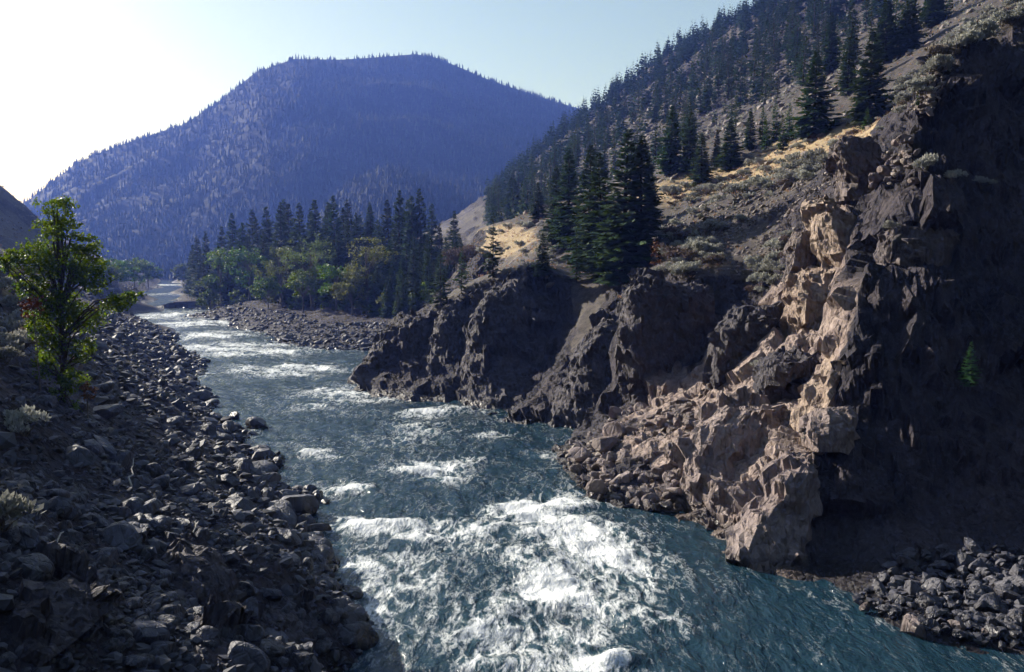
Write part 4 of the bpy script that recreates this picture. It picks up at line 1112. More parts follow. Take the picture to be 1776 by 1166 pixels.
for px, by, ty, w, lab in [(1503, 226, 183, 1.2, 'small bright green fir in the grass under the deep green fir'), (1567, 190, 168, 1.2, 'left one of two little firs by the scree patch'), (1592, 184, 155, 1.0, 'right one of two little firs by the scree patch')]:
    tree_at(px, by, ty, YOUNG[px % 2], lab, None, w, name='young_fir')
# the small fir growing on the dark wall
p = HR.hit(1664, 665, 30, 90)
conifer(p + np.array((-.2, -1.6, 0.0)), 2.8, 1.3, YOUNG[0], 'small green fir growing alone on the dark wall', None, 'young_fir')

# wood on the terrace: dark firs behind, leafy trees in front
wood = [(475, 440, 250), (500, 445, 242), (530, 440, 238), (556, 445, 230), (582, 440, 226), (602, 450, 218), (628, 455, 212), (655, 455, 206), (678, 415, 212), (705, 420, 200), (728, 415, 200), (752, 410, 196), (778, 425, 188), (795, 430, 184), (808, 440, 178), (400, 450, 292), (425, 445, 280), (450, 450, 268), (372, 450, 300), (745, 500, 164), (715, 505, 166), (770, 490, 168), (700, 470, 175), (722, 480, 172), (745, 470, 170), (770, 465, 176), (790, 450, 180), (715, 430, 190), (672, 480, 190), (650, 470, 200), (740, 430, 185), (765, 430, 182), (615, 440, 225), (570, 430, 235), (515, 430, 250), (480, 420, 262), (450, 430, 278), (355, 450, 300), (345, 455, 320), (340, 462, 340), (395, 440, 285), (630, 440, 215), (690, 500, 168), (788, 400, 200), (640, 385, 255), (605, 380, 262), (540, 380, 272), (470, 385, 285), (415, 395, 300), (345, 408, 330), (362, 400, 340), (385, 392, 320), (408, 368, 330), (425, 385, 300), (440, 362, 320), (455, 375, 290), (470, 358, 310), (487, 350, 280), (505, 352, 300), (522, 350, 270), (540, 360, 290), (552, 345, 265), (568, 356, 300), (585, 338, 270),
        (600, 358, 280), (618, 368, 260), (632, 372, 290), (646, 356, 262), (660, 380, 250), (676, 345, 255), (690, 328, 240), (705, 345, 262), (718, 338, 235), (733, 326, 236), (748, 352, 250), (762, 385, 230), (785, 365, 225), (800, 405, 215), (775, 410, 205),
        (350, 430, 310), (378, 420, 300), (400, 415, 290), (430, 405, 285), (460, 400, 275), (495, 395, 265), (525, 400, 258), (558, 405, 250), (590, 400, 245), (650, 410, 238), (690, 395, 225), (720, 400, 218), (745, 405, 210), (700, 440, 200), (730, 455, 195), (755, 450, 190), (680, 450, 205), (665, 430, 215),
        (335, 425, 350), (332, 440, 380), (612, 345, 300), (640, 350, 310), (575, 350, 320), (500, 345, 330)]
for i, (px, ty, d) in enumerate(wood):
    lab = 'dark fir in the dense wood behind the leafy trees on the terrace'; grp = 'dark firs of the terrace wood'
    if (px, ty) == (690, 328): lab, grp = 'pointed fir left of the tallest pair above the wood', None
    if (px, ty) == (733, 326): lab, grp = 'tallest pointed fir rising above the wood', None
    if (px, ty) == (408, 368): lab, grp = 'lone pointed fir standing above the upstream end of the wood', None
    tree_at(px, 0, ty, FIR[i % 5], lab, grp, 1.0 + 0.25 * ((i * 7) % 5) / 5, d=d)

# ---- leafy trees
def leafy(name, p, blobs, mat, leaf, seed, label, trunk_r, group=None, trunk_to=None, bark='bark_grey', cat='tree', lean=(0, 0)):
    """blobs: (dx, dy, z, rx, ry, rz, leaves) around the base point; limbs reach every blob"""
    rg = np.random.default_rng(seed)
    o = empty(name, p); tag(o, label, cat, group)
    top = max(b[2] for b in blobs) if trunk_to is None else trunk_to
    parts = []
    zz = np.linspace(-0.4, top, 8)
    wob = np.cumsum(rg.normal(0, trunk_r * 0.35, (8, 2)), 0); wob[0] = 0
    path = np.stack([wob[:, 0] + lean[0] * zz / top, wob[:, 1] + lean[1] * zz / top, zz], 1)
    parts.append(tube(path, trunk_r * (1 - 0.85 * np.linspace(0, 1, 8)), 8))
    O, Dv, Lh, Wd, TT = [], [], [], [], []
    for bx, by, bz, rx, ry, rz, cnt in blobs:
        c = np.array((bx, by, bz))
        s = np.clip(bz * 0.62, 0.3, top)
        a = np.array([np.interp(s, zz, path[:, 0]), np.interp(s, zz, path[:, 1]), s])
        for q in range(4):
            e = c + rg.normal(0, 0.45, 3) * np.array((rx, ry, rz)) if q else c
            mid = (a + e) / 2 + np.array((0, 0, 0.12 * np.linalg.norm(e - a))) + rg.normal(0, 0.05, 3) * np.linalg.norm(e - a)
            parts.append(tube([a, mid, e], [trunk_r * (0.34 if not q else 0.18), trunk_r * 0.2, trunk_r * 0.06], 5))
        # leaves gather in sprays within the blob
        ns = max(4, cnt // 26)
        u = rg.normal(size=(ns, 3)); u /= np.linalg.norm(u, axis=1, keepdims=True)
        rr_ = rg.uniform(0.25, 1.0, ns) ** 0.55
        sc_ = c + u * rr_[:, None] * np.array((rx, ry, rz)) * rg.uniform(0.75, 1.2, (ns, 1))
        per = cnt // ns
        sp = np.repeat(sc_, per, 0) + rg.normal(0, 0.13, (ns * per, 3)) * np.array((rx, ry, rz)).mean() * np.array((1.2, 1.2, 0.8))
        O.append(sp); dd = rg.normal(size=sp.shape); dd[:, 2] -= 0.3; Dv.append(dd)
        l = leaf * rg.uniform(0.6, 1.3, len(sp)); Lh.append(l); Wd.append(l * 0.75)
        TT.append(np.clip(np.repeat(rg.uniform(0.1, 0.9, ns), per) + rg.normal(0, 0.15, len(sp)), 0, 1))
    V, F = kites(np.concatenate(O), np.concatenate(Dv), np.concatenate(Lh), np.concatenate(Wd), rg)
    cr = link('crown', mesh_from('crown', V, F, mat, True, {'tint': np.repeat(np.concatenate(TT), 4)}), o)
    TV, TF = join(parts)
    link('trunk', mesh_from('trunk', TV, TF, M[bark], True), o)
    return o

# the leafy tree on the left bank
d0 = 48.0
bp = np.array(P(112, 700, d0)); bp[2] = HL(bp[0], bp[1])[0]
def bl(px, py, hw, hh, cnt, dy=0.0, th=None):
    q = P(px, py, d0); k = d0 / FPX
    return (q[0] - bp[0], dy, q[2] - bp[2], hw * k * (.86 if py < 585 else .62), (th or hw) * k * (.86 if py < 585 else .62), hh * k * .9, int(cnt * (1.5 if py < 585 else .85)))
main_blobs = [bl(100, 362, 36, 24, 650), bl(85, 395, 30, 22, 420, .3), bl(120, 400, 34, 24, 520, -.3), bl(60, 440, 48, 30, 1300, .4), bl(30, 455, 28, 22, 600, -.5), bl(85, 470, 46, 30, 1200, -.4), bl(140, 450, 44, 34, 1250, .2), bl(165, 480, 36, 30, 800, -.4),
              bl(150, 425, 26, 18, 420), bl(205, 525, 36, 18, 700, -.3), bl(228, 512, 20, 14, 260, .2), bl(60, 500, 34, 22, 700, -.2), bl(110, 530, 46, 36, 1500, -.5), bl(65, 560, 30, 26, 750, .4), bl(140, 555, 40, 32, 1100, .3), bl(95, 600, 48, 34, 1500, -.3),
              bl(150, 605, 34, 30, 850, -.5), bl(75, 640, 36, 28, 900, .3), bl(130, 650, 40, 32, 1100, -.4), bl(100, 690, 44, 24, 1100, -.6), bl(135, 705, 26, 16, 450, -.9)]
leafy('leafy_tree', bp, main_blobs, M['leaves_gold'], 0.155, 1201, 'tall yellow-green leafy tree alone on the stony left bank', 0.24, None, trunk_to=float(main_blobs[0][2]), bark='bark')
for px, py, hw, cnt, lab in [(62, 530, 22, 420, 'rusty orange shrub beside the trunk of the leafy tree'), (150, 680, 16, 260, 'rusty shrub low at the foot of the leafy tree')]:
    p = np.array(P(px, py, 46.5)); g = HL(p[0], p[1])[0]
    k = 46.5 / FPX
    leafy('rusty_shrub', (p[0], p[1], g), [(0, 0, max(p[2] - g, 0.7), hw * k, hw * k, hw * k, cnt)], M['rust'], 0.16, 1210 + px, lab, 0.05, cat='shrub')

# cottonwoods in front of the wood, and the clump on the far left bank
def cottonwood(px, ty, by, hw, d, mat, label, seed, H=HR, dens=1.0, lean=(0, 0)):
    x = (px - CX) / FPX * d; z = H(x, d)[0]
    k = d / FPX; rg = np.random.default_rng(seed)
    top = P(px, ty, d)[2] - z
    w = hw * k * 1.2
    bl_ = [(rg.normal(0, .15) * w, rg.normal(0, .3) * w, top - 0.42 * w, .62 * w, .62 * w, .42 * w, int(420 * dens))]
    for q in range(9):
        a = q * 0.698 + rg.uniform(-.4, .4); hgt = rg.uniform(0.36, 0.86) * top
        r_ = w * (0.72 if hgt < .75 * top else .5) * rg.uniform(.6, 1.15)
        bl_.append((math.cos(a) * r_, math.sin(a) * r_, hgt, w * rg.uniform(.34, .52), w * rg.uniform(.34, .52), w * rg.uniform(.24, .38), int(300 * dens)))
    leafy('cottonwood', (x, d, z), bl_, mat, max(0.30, d * 0.0021), seed, label, top * 0.022, 'leafy trees along the far shore', lean=lean)
for a in [(385, 428, 525, 30, 285, M['leaves'], 'bright green leafy tree at the upstream end of the far shore', 1301), (432, 424, 530, 32, 270, M['leaves'], 'bright green leafy tree next in from the upstream end of the wood', 1302),
          (490, 418, 540, 34, 240, M['leaves_pale'], 'greyish green leafy tree leaning over the far cobbles', 1303), (540, 410, 548, 42, 226, M['leaves_pale'], 'broad pale leafy tree in the middle of the far shore', 1304),
          (585, 455, 556, 30, 212, M['leaves'], 'low leafy tree at the middle of the far shore', 1305), (638, 404, 560, 42, 212, M['leaves_pale'], 'large round-topped pale leafy tree against the dark firs', 1306),
          (365, 480, 525, 18, 282, M['leaves'], 'small leafy tree hanging over the upstream shore', 1307), (525, 470, 552, 26, 220, M['leaves'], 'low yellow-green leafy tree in front of the broad pale one', 1308),
          (318, 458, 492, 12, 520, M['leaves_pale'], 'pale distant leafy tree at the river bend', 1309), (610, 470, 565, 26, 204, M['leaves_pale'], 'low pale leafy tree under the round-topped one', 1310),
          (465, 480, 545, 24, 238, M['leaves'], 'low green leafy tree under the leaning one', 1311)]:
    cottonwood(*a)
for px, ty, hw, d, sd, lab in [(205, 448, 26, 330, 1321, 'green leafy tree behind the big bank tree'), (235, 446, 24, 400, 1322, 'green leafy tree in the middle of the left shore clump'), (258, 453, 16, 470, 1323, 'green leafy tree at the river end of the left shore clump'), (182, 458, 22, 290, 1324, 'low leafy tree at the near end of the left shore clump')]:
    cottonwood(px, ty, 0, hw, d, M['leaves'], lab, sd, HL)
for px, ty, hw, d, sd, lab in [(792, 430, 22, 175, 1331, 'bare greyish leafless brush behind the headland pine'), (815, 425, 20, 172, 1332, 'second greyish bare brush behind the headland pine')]:
    cottonwood(px, ty, 0, hw, d, M['brush'], lab, sd, HR, .8)

# ---- sagebrush
def sage_mesh(seed, mat, cnt=420, tall=0.75):
    cnt = int(cnt * 1.7)
    rg = np.random.default_rng(seed)
    nlobes = 7
    lob = np.stack([rg.normal(0, .40, nlobes), rg.normal(0, .40, nlobes), rg.uniform(.35, .8, nlobes) * tall], 1)
    c = lob[rg.integers(0, nlobes, cnt)]
    u = rg.normal(size=(cnt, 3)); u /= np.linalg.norm(u, axis=1, keepdims=True); u[:, 2] = np.abs(u[:, 2]) * 1.1 - .25
    O = c + u * rg.uniform(.18, .42, (cnt, 1)); O[:, 2] = np.maximum(O[:, 2], 0.02)
    D = u * .7 + np.array((0, 0, .8)) + rg.normal(0, .4, (cnt, 3))
    l = rg.uniform(.16, .32, cnt)
    V, F = kites(O, D, l, l * .5, rg)
    fol = mesh_from('foliage', V, F, mat, True, {'tint': np.repeat(np.clip(O[:, 2] / tall * .8 + rg.normal(0, .2, cnt), 0, 1), 4)})
    st = join([tube([(0, 0, -.15), lob[i] * (.5, .5, .45), lob[i]], [.04, .03, .01], 5) for i in range(nlobes)])
    return fol, mesh_from('stem', *st, M['bark_grey'], True)
SAGE = [sage_mesh(1400 + i, M['sage'], 420, 1.05 + .12 * i) for i in range(3)]
BRUSH = [sage_mesh(1410 + i, M['brush'], 360, 1.15) for i in range(2)]
def bush(p, s, proto, label, group=None, name='sagebrush', mul=1.0):
    o = empty(name, tuple(float(q) for q in p), rng.uniform(0, 6.28), (s, s, s * mul)); tag(o, label, 'shrub', group)
    link('foliage', proto[0], o); link('stem', proto[1], o)
    return o
def sage_region(poly, cnt, s0, s1, label, group, H=HR, d0=30, d1=260):
    poly = np.array(poly, float); lo, hi = poly.min(0), poly.max(0); k = 0; tries = 0
    while k < cnt and tries < 4000:
        tries += 1
        q = rng.uniform(lo, hi); ins = False; j = len(poly) - 1
        for i in range(len(poly)):
            if (poly[i, 1] > q[1]) != (poly[j, 1] > q[1]) and q[0] < (poly[j, 0] - poly[i, 0]) * (q[1] - poly[i, 1]) / (poly[j, 1] - poly[i, 1]) + poly[i, 0]: ins = not ins
            j = i
        if not ins: continue
        p = H.hit(q[0], q[1], d0, d1)
        if p[2] < .5: continue
        s = rng.uniform(s0, s1) * 1.15
        bush(p - np.array((0, 0, .05)), s, SAGE[int(rng.integers(3))] if rng.uniform() < .85 else BRUSH[int(rng.integers(2))], label, group, mul=rng.uniform(.8, 1.1)); k += 1
sage_region([(1150, 330), (1300, 305), (1460, 260), (1460, 300), (1330, 335), (1160, 365)], 55, .6, 1.2, 'grey sagebrush in the band under the golden grass', 'sagebrush below the golden grass')
sage_region([(1110, 480), (1150, 440), (1250, 420), (1250, 470), (1180, 495)], 26, .7, 1.2, 'silvery sagebrush on top of the tall dark buttress', 'sagebrush on the buttress top')
sage_region([(1300, 520), (1310, 440), (1370, 390), (1370, 450), (1340, 530)], 22, .6, 1.1, 'grey-green sagebrush in the gully left of the pillar', 'sagebrush in the gully')
sage_region([(1540, 170), (1600, 100), (1720, 20), (1776, 0), (1776, 30), (1650, 110), (1570, 200)], 75, .6, 1.15, 'grey sagebrush on the slope above the dark wall', 'sagebrush above the dark wall')
sage_region([(1220, 290), (1420, 225), (1600, 170), (1600, 210), (1400, 262), (1230, 330)], 34, .4, .8, 'small sagebrush dotted in the golden grass', 'sagebrush in the golden grass')
sage_region([(810, 440), (840, 395), (960, 385), (970, 450), (900, 465)], 24, .6, 1.1, 'pale sagebrush on the golden knoll', 'sagebrush on the golden knoll')
sage_region([(1120, 400), (1300, 345), (1330, 380), (1150, 440)], 20, .5, .9, 'sagebrush in the shaded scree gully', 'sagebrush in the scree gully')
sage_region([(0, 470), (70, 490), (60, 600), (0, 640)], 18, .6, 1.1, 'brownish sagebrush behind the leafy tree at the picture edge', 'sagebrush behind the leafy tree', HL, 20, 160)
for px, py, s, lab, H in [(10, 925, 1.0, 'yellowish sagebrush at the left picture edge on the stony bank', HL), (50, 760, .9, 'dim sagebrush on the stones below the leafy tree', HL), (1325, 650, .95, 'grey sagebrush on the left shoulder of the dark knob', HR), (1600, 305, 1.1, 'yellow-green sagebrush beside the tan pinnacle', HR), (1652, 325, .7, 'pale sagebrush on the ridge ledge', HR), (1697, 338, .6, 'low grey sagebrush right of the ridge ledge one', HR),
                       (1545, 405, .6, 'thin sagebrush in the cleft of the upper ridge', HR), (1490, 300, .8, 'brown sagebrush among the crest rocks', HR), (760, 545, .8, 'sagebrush on the headland crest by the spreading pine', HR)]:
    bush(H.hit(px, py, 15, 200) + np.array((0, -.3, .1)), s, SAGE[px % 3], lab)
p = HR.hit(1137, 470, 40, 150); k = p[1] / FPX
leafy('dead_sapling', p, [(0, 0, 40 * k, 9 * k, 9 * k, 20 * k, 260), (0, 0, 20 * k, 10 * k, 10 * k, 14 * k, 200)], M['rust'], .22, 1500, 'rust red dead sapling beside the big fir clump', .05, cat='shrub')

# ---- driftwood
def stick(a, b, r, label, seed):
    rg = np.random.default_rng(seed)
    a, b = np.array(a, float), np.array(b, float); t = np.linspace(0, 1, 6)
    path = a + (b - a) * t[:, None] + rg.normal(0, .03, (6, 3)) * np.linalg.norm(b - a)
    V, F = tube(path - a, r * (1 - .6 * t), 6)
    tag(link('driftwood_stick', mesh_from('driftwood_stick', V, F, M['drift'], True), loc=a), label, 'driftwood')
for x0, y0, x1, y1, lift, lab in [(320, 978, 342, 938, .7, 'pale upright driftwood stick among the boulders'), (88, 1000, 113, 952, .3, 'thin pale driftwood stick lying on the dark stones'), (365, 905, 380, 885, .4, 'short driftwood stick above the round grey boulder'), (300, 972, 330, 965, .25, 'crooked driftwood twig beside the upright stick'), (225, 845, 236, 825, .5, 'small driftwood stick behind the big rounded boulder')]:
    a, b = HL.hit(x0, y0, 12, 100), HL.hit(x1, y1, 12, 100)
    stick(a + (0, 0, .25), b + (0, 0, .2 + lift), .055, lab, int(x0))

# ---- valley-side firs: the larger ones singly, the rest as a mass
n = 4200
rg = np.random.default_rng(404)
Yp = np.sqrt(rg.uniform(165 ** 2, 640 ** 2, n)); Xp = np.tan(rg.uniform(rad(-3), rad(36), n)) * Yp
Zp = HR(Xp, Yp)
px, py, sc = proj(Xp, Yp, Zp)
den = fbm2(Xp, Yp, .018, 4, .6, 99)
open_ = np.exp(-(((px - 1400) / 330) ** 2 + ((py - 235 + (px - 1400) * .30) / 45) ** 2)) * (Yp < 220)
ok = (Zp > 14) & (rg.uniform(0, 1, n) < 1.02 + 2.0 * den - 1.6 * open_ - .5 * sstep(1500, 1700, px) * (Yp < 260)) & (px > 845) & (px < 1800) & (py > -60) & (py < 420)
ok &= ~((Yp < 200) & (px < 1150))
Xp, Yp, Zp, px, py, sc = [a[ok] for a in (Xp, Yp, Zp, px, py, sc)]
hgt = (5.5 + 11.5 * rg.uniform(0, 1, len(Xp)) ** 1.4) * np.where(Yp < 260, .8, 1)
vis = (py < 400) & (py - hgt * sc * .6 > 0)
order = np.argsort(-(hgt * sc * vis))
NB = 185
for i in order[:NB]:
    if Yp[i] < 260: lab, grp = 'fir on the near valley side above the golden slope', 'firs above the golden slope'
    else: lab, grp = 'fir scattered on the steep rocky valley side', 'firs of the rocky valley side'
    conifer((Xp[i], Yp[i], Zp[i] - .3), hgt[i], rg.uniform(.85, 1.2), SMALLFIR[int(rg.integers(4))], lab, grp, 'fir_tree', rg.uniform(0, 6.28))

def tiny_fir(seed, tiers=3, sides=5):
    rg = np.random.default_rng(seed); VV, FF, off = [], [], 0
    for t in range(tiers):
        z0 = .02 + .78 * t / tiers; z1 = z0 + .42 if t < tiers - 1 else 1.0
        r = .24 * (1 - t / (tiers + .4))
        a = np.linspace(0, 6.283, sides, endpoint=False) + rg.uniform(0, 1)
        ring = np.stack([np.cos(a), np.sin(a), a * 0], 1) * (r * rg.uniform(.55, 1.25, sides))[:, None] + np.array((0, 0, z0)) + np.stack([a * 0, a * 0, rg.normal(0, .03, sides)], 1)
        VV.append(np.concatenate([ring, [[0, 0, z1]]])); FF += [[off + i, off + (i + 1) % sides, off + sides] for i in range(sides)]; off += sides + 1
    return np.concatenate(VV), np.array(FF)
TINY = [tiny_fir(i) for i in range(6)]
for q_, (px, d) in enumerate([(352, 292), (372, 288), (405, 272), (418, 268), (448, 256), (472, 244), (505, 236), (520, 230), (560, 222), (578, 216), (600, 210), (625, 205), (650, 200), (668, 195), (690, 185), (712, 178), (735, 172), (340, 320)]):
    x = (px - CX) / FPX * d; z = HR(x, d)[0]; rr0 = np.random.default_rng(1600 + q_); w_ = rr0.uniform(1.6, 3.0)
    leafy('leafy_shrub', (x, d, z), [(rr0.normal(0, .8) * w_ * .5, rr0.normal(0, .5), w_ * (.5 + .35 * e), w_ * .6, w_ * .6, w_ * .5, 150) for e in range(4)], M[('leaves', 'leaves_pale')[q_ % 2]], .45, 1700 + q_, 'leafy shrub at the trunk feet along the far shore wood', .08, 'shrubs along the far shore wood', cat='shrub')
def mid_fir(seed):
    rg = np.random.default_rng(seed); O, D, Lh = [], [], []
    for t in np.linspace(.06, .97, 10):
        r = .2 * (1 - t) ** .85 + .01
        for b in range(5):
            a = rg.uniform(0, 6.283); tt = t + rg.uniform(-.03, .03); l = r * rg.uniform(.7, 1.25)
            h = np.array((math.cos(a), math.sin(a), 0)); sd_ = np.array((-h[1], h[0], 0))
            for sg in (-1, 1):
                O.append(h * l * .12 + (0, 0, tt)); D.append(h + sd_ * sg * .45 + (0, 0, rg.uniform(-.5, .15))); Lh.append(l)
    Lh = np.array(Lh); V, F = kites(np.array(O), np.array(D), Lh, Lh * .75 + .012, rg, (0, 0, 1))
    return V, F
MID = [mid_fir(i) for i in range(6)]
def forest(name, pos, h, label, seed, tiny=TINY, mat='far_needles'):
    rg = np.random.default_rng(seed); VV, FF, TT, off = [], [], [], 0
    for k, (V, F) in enumerate(tiny):
        sel = np.arange(k, len(pos), len(tiny)); n = len(sel)
        a = rg.uniform(0, 6.28, n); ca, sa = np.cos(a)[:, None], np.sin(a)[:, None]
        w = (h[sel] * rg.uniform(.75, 1.2, n))[:, None]
        x = (V[None, :, 0] * ca - V[None, :, 1] * sa) * w; y = (V[None, :, 0] * sa + V[None, :, 1] * ca) * w; z = V[None, :, 2] * h[sel][:, None]
        VV.append((np.stack([x, y, z], -1) + pos[sel][:, None]).reshape(-1, 3)); FF.append((F[None] + (np.arange(n) * len(V))[:, None, None] + off).reshape(-1, F.shape[1]))
        TT.append(np.repeat(rg.uniform(0, 1, n) ** 1.5 * .8, len(V))); off += n * len(V)
    tag(link(name, mesh_from(name, np.concatenate(VV), np.concatenate(FF), M[mat], False, {'tint': np.concatenate(TT)})), label, kind='stuff')
rest = order[NB:]
forest('valley_side_forest', np.stack([Xp, Yp, Zp - .3], 1)[rest], hgt[rest], 'smaller distant firs covering the valley side', 31, MID, 'needles')

n = 9000; rg = np.random.default_rng(515)
Yq = np.sqrt(rg.uniform(95 ** 2, 420 ** 2, n)); Xq = np.tan(rg.uniform(rad(0), rad(36), n)) * Yq; Zq = HR(Xq, Yq)
qx, qy, qs = proj(Xq, Yq, Zq)
og = np.exp(-(((qx - 1400) / 330) ** 2 + ((qy - 266 + (qx - 1400) * .27) / 26) ** 2)) * (Yq < 200)
okq = (Zq > 16) & (rg.uniform(0, 1, n) < .75 + .9 * fbm2(Xq, Yq, .03, 3, .5, 7) - 1.2 * og) & (qx > 900)
c = np.stack([Xq, Yq, Zq], 1)[okq]; nb = 10; sz = rg.uniform(.4, 1.0, len(c))
u = rg.normal(size=(len(c) * nb, 3)); u[:, 2] = np.abs(u[:, 2]); u /= np.linalg.norm(u, axis=1, keepdims=True)
S3 = np.repeat(sz, nb)
V, F = kites(np.repeat(c, nb, 0) + u * (S3 * .35)[:, None], u + (0, 0, .5), S3 * .55, S3 * .42, rg)
tag(link('low_scrub', mesh_from('low_scrub', V, F, M['sage'], True, {'tint': np.repeat(np.repeat(rg.uniform(0, .8, len(c)), nb), 4)})), 'low grey scrub speckling the valley side', kind='stuff')
n2 = 2600; Yl = np.sqrt(rg.uniform(50 ** 2, 380 ** 2, n2)); Xl = np.tan(rg.uniform(rad(-40), rad(-22), n2)) * Yl; Zl = HL(Xl, Yl)
okl = (Zl > 9) & (rg.uniform(0, 1, n2) < .6 + .9 * fbm2(Xl, Yl, .03, 3, .5, 8)); c = np.stack([Xl, Yl, Zl], 1)[okl]; sz = rg.uniform(.35, 1.0, len(c)); S3 = np.repeat(sz, nb)
u = rg.normal(size=(len(c) * nb, 3)); u[:, 2] = np.abs(u[:, 2]); u /= np.linalg.norm(u, axis=1, keepdims=True)
V, F = kites(np.repeat(c, nb, 0) + u * (S3 * .35)[:, None], u + (0, 0, .5), S3 * .55, S3 * .42, rg)
tag(link('bank_scrub', mesh_from('bank_scrub', V, F, M['brush'], True, {'tint': np.repeat(np.repeat(rg.uniform(0, .8, len(c)), nb), 4)})), 'low brown scrub on the slope behind the leafy tree', kind='stuff')
rk = np.nonzero((np.random.default_rng(3).uniform(0, 1, n) < .35) & (Zq > 16) & (qx > 900))[0]
scatter_mesh('slope_rubble', np.stack([Xq + 1.7, Yq - 1.1, HR(Xq + 1.7, Yq - 1.1)], 1)[rk], np.random.default_rng(4).uniform(.15, .9, len(rk)) * (1 + Yq[rk] / 300), LOWV, M['scree'], 19, 'loose rocks strewn over the valley side')

def on_sheet(V, nr, nc, cnt, seed, rows_frac, dens_scale, cut):
    rg = np.random.default_rng(seed); G = V.reshape(nr, nc, 3)
    r = rg.uniform(0, rows_frac * (nr - 1) - 1.01, cnt); c = rg.uniform(0, nc - 1.01, cnt)
    i, j = r.astype(int), c.astype(int); u, v = (r - i)[:, None], (c - j)[:, None]
    p = G[i, j] * (1 - u) * (1 - v) + G[i + 1, j] * u * (1 - v) + G[i, j + 1] * (1 - u) * v + G[i + 1, j + 1] * u * v
    k = fbm2(p[:, 0], p[:, 1], dens_scale, 4, .55, seed + 1) > cut + rg.normal(0, .12, cnt)
    return p[k]
p = on_sheet(*mtn, 24000, 51, .78, .008, -.55)
px, py, _ = proj(p[:, 0], p[:, 1], p[:, 2]); p = p[(px > -80) & (px < 1120)]
forest('mountain_forest', p - np.array((0, 0, .8)), np.random.default_rng(1).uniform(5, 12.5, len(p)), 'forest covering the far blue mountain', 32)
p = on_sheet(*spur, 5200, 61, .85, .012, -.6)
forest('spur_forest', p - np.array((0, 0, .8)), np.random.default_rng(2).uniform(6, 13, len(p)), 'forest covering the lower spur', 33)
# dark trees closing the river bend
n = 260; rg = np.random.default_rng(9)
Yp = rg.uniform(690, 800, n); Xp = (rg.uniform(150, 480, n) - CX) / FPX * Yp
forest('bend_forest', np.stack([Xp, Yp, np.full(n, 1.0)], 1), rg.uniform(9, 18, n), 'dark trees closing the river bend', 34)

# ---- dry grass tufts
n = 5200; rg = np.random.default_rng(12)
Yp = np.sqrt(rg.uniform(80 ** 2, 185 ** 2, n)); Xp = np.tan(rg.uniform(rad(-4), rad(36), n)) * Yp; Zp = HR(Xp, Yp)
px, py, _ = proj(Xp, Yp, Zp)
g = np.exp(-(((px - 1400) / 330) ** 2 + ((py - 266 + (px - 1400) * 0.27) / 26) ** 2)) + .8 * np.exp(-(((px - 860) / 80) ** 2 + ((py - 420) / 40) ** 2)) + .18
ok = (rg.uniform(0, 1, n) < g) & (Zp > 12)
c = np.stack([Xp, Yp, Zp], 1)[ok]; nb = 9
O = np.repeat(c, nb, 0) + rg.normal(0, .12, (len(c) * nb, 3)) * (1, 1, 0)
D = rg.normal(0, .45, O.shape) + (0, 0, 1)
V, F = kites(O, D, rg.uniform(.25, .6, len(O)), np.full(len(O), .07), rg)
tag(link('dry_grass', mesh_from('dry_grass', V, F, M['straw'], True, {'tint': np.repeat(rg.uniform(0, 1, len(O)), 4)})), 'golden dry grass tufts on the open slope', kind='stuff')

# ------------------------------------------------------------------ every repeat says which one it is
LM = {
 'left': [(332, 958, 'the upright driftwood stick'), (255, 872, 'the big rounded boulder'), (535, 925, 'the pale pointed boulder'), (110, 690, 'the leafy tree foot'), (448, 733, 'the largest water boulder'), (420, 1015, 'the pale angular boulder'), (280, 1075, 'the wedge-shaped boulder'),
          (180, 762, 'the long tilted slab'), (470, 1060, 'the bedrock hump'), (600, 1022, 'the flat corner boulder'), (100, 975, 'the thin driftwood stick'), (10, 925, 'the yellowish edge sagebrush'), (310, 640, 'the upstream waterline boulder')],
 'far': [(385, 500, 'the upstream bright green tree'), (490, 530, 'the leaning greyish tree'), (585, 540, 'the low middle leafy tree'), (650, 600, 'the headland point')],
 'right': [(1040, 845, 'the upright triangular block'), (1100, 850, 'the long flat block'), (1070, 745, 'the big top slab'), (1583, 1080, 'the largest sunlit boulder'), (1710, 1090, 'the sunlit edge boulder'), (1500, 1052, 'the lone sunlit stone'), (1290, 620, 'the rounded dark buttress'), (1290, 800, 'the sunlit bulge'),
           (1450, 430, 'the leaning slab'), (1500, 290, 'the broken crest'), (1610, 240, 'the tan pinnacle'), (1160, 560, 'the tall dark buttress'), (1506, 217, 'the deep green fir'), (1412, 238, 'the brownish fir'), (1216, 327, 'the small green fir'), (1137, 450, 'the rust red sapling'), (890, 374, 'the lone conical fir'), (1268, 296, 'the wide slope fir'), (1640, 110, 'the dark wall top'), (1078, 300, 'the tallest clump fir'), (1330, 640, 'the dark tor')],
 'wood': [(690, 400, 'the left pointed fir'), (733, 400, 'the tallest wood fir'), (408, 430, 'the lone upstream fir'), (540, 470, 'the broad pale tree'), (638, 470, 'the round-topped pale tree'), (432, 470, 'the second bright green tree')],
}
ORD = ['nearest', 'second', 'third', 'fourth', 'fifth', 'sixth', 'seventh', 'eighth', 'ninth', 'tenth', 'eleventh', 'twelfth', 'thirteenth', 'fourteenth', 'fifteenth', 'sixteenth', 'seventeenth', 'eighteenth', 'nineteenth', 'twentieth', 'twenty-first', 'twenty-second', 'twenty-third', 'twenty-fourth', 'twenty-fifth', 'twenty-sixth']
WAY = ['right of', 'up and right of', 'above', 'up and left of', 'left of', 'down and left of', 'below', 'down and right of']
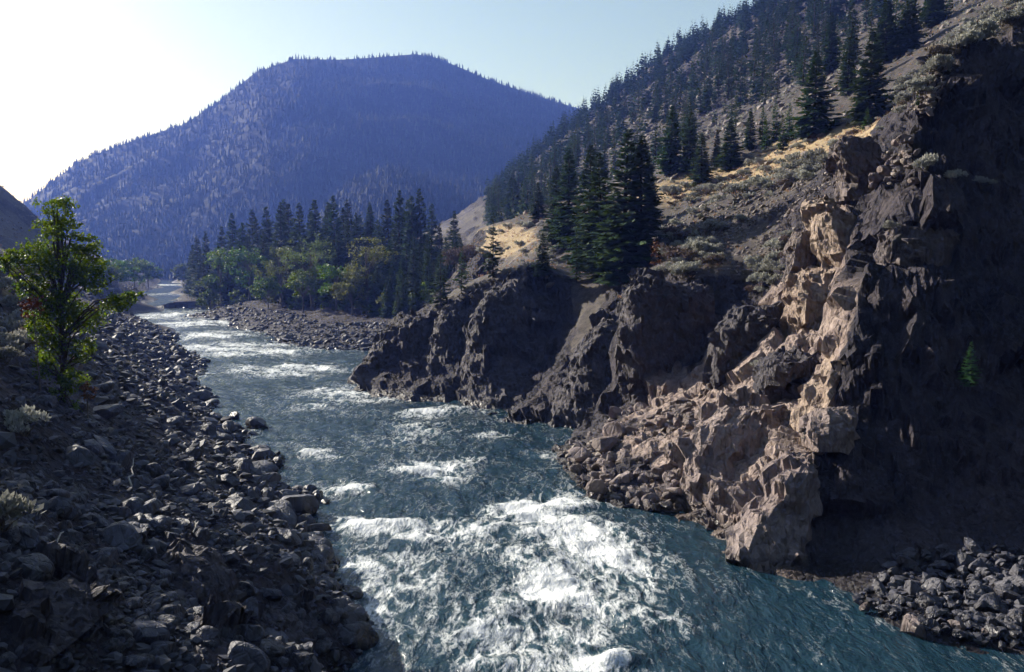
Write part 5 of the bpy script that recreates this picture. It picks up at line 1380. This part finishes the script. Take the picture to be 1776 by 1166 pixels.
def which(group, noun, lm, cut=(9, 5), up=0.0):
    items = [o for o in COL.objects if o.get('group') == group and o.parent is None]
    cls = {}
    for o in items:
        h = o.scale[2] * up
        qx, qy, qs = proj(np.array([o.location[0]]), np.array([o.location[1]]), np.array([o.location[2] + h]))
        qx, qy = float(qx[0]), float(qy[0]); r = float(o.scale[0] * qs[0])
        adj = 'large' if r > cut[0] else 'middling' if r > cut[1] else 'small'
        l = min(LM[lm], key=lambda q: (q[0] - qx) ** 2 + (q[1] - qy) ** 2)
        dx, dy = qx - l[0], qy - l[1]
        way = WAY[int(round(math.atan2(-dy, dx) / (math.pi / 4))) % 8]
        cls.setdefault((adj, way, l[2]), []).append((math.hypot(dx, dy), o))
    for (adj, way, l), lst in cls.items():
        lst.sort(key=lambda q: q[0])
        for k, (_, o) in enumerate(lst):
            o['label'] = f"{ORD[min(k, 25)]} {adj} {noun} {way} {l}"
which('shaded stones of the lower left bank', 'shaded bank stone', 'left')
which('stones on the slope below the leafy tree', 'grey bank stone', 'left')
which('waterline stones of the left bank', 'dark waterline stone', 'left')
which('stones of the far cobble shore', 'dark far shore stone', 'far', (6, 4))
which('blocks of the boulder point', 'angular talus block', 'right')
which('blocks in the chute', 'pale chute block', 'right')
which('blocks on the sunlit bulge', 'broken block', 'right')
which('boulders under the dark wall', 'wall-foot boulder', 'right')
which('stones of the scree gully', 'loose scree stone', 'right')
which('stones of the upper scree patch', 'upper scree stone', 'right')
which('stones of the bare slope', 'bare slope stone', 'right')
which('blocks of the crest', 'crest block', 'right')
for g_, n_ in (('sagebrush below the golden grass', 'grey sagebrush'), ('sagebrush on the buttress top', 'silvery sagebrush'), ('sagebrush in the gully', 'gully sagebrush'), ('sagebrush above the dark wall', 'upper slope sagebrush'), ('sagebrush in the golden grass', 'sagebrush in golden grass'),
               ('sagebrush on the golden knoll', 'pale knoll sagebrush'), ('sagebrush in the scree gully', 'shaded scree sagebrush')):
    which(g_, n_, 'right', (18, 12))
which('sagebrush behind the leafy tree', 'brownish sagebrush', 'left', (22, 15))
which('dark firs of the terrace wood', 'dark terrace fir', 'wood', (150, 120), 0.6)
which('firs above the golden slope', 'fir above golden slope', 'right', (75, 55), 0.5)
which('firs of the rocky valley side', 'rocky valley-side fir', 'right', (40, 30), 0.5)
which('row of pale young firs', 'pale young fir', 'right', (90, 70), 0.5)
which('shrubs along the far shore wood', 'leafy shore shrub', 'far', (12, 9))
print('TRIS', sum(len(m.loops) - 2 * len(m.polygons) for m in bpy.data.meshes))
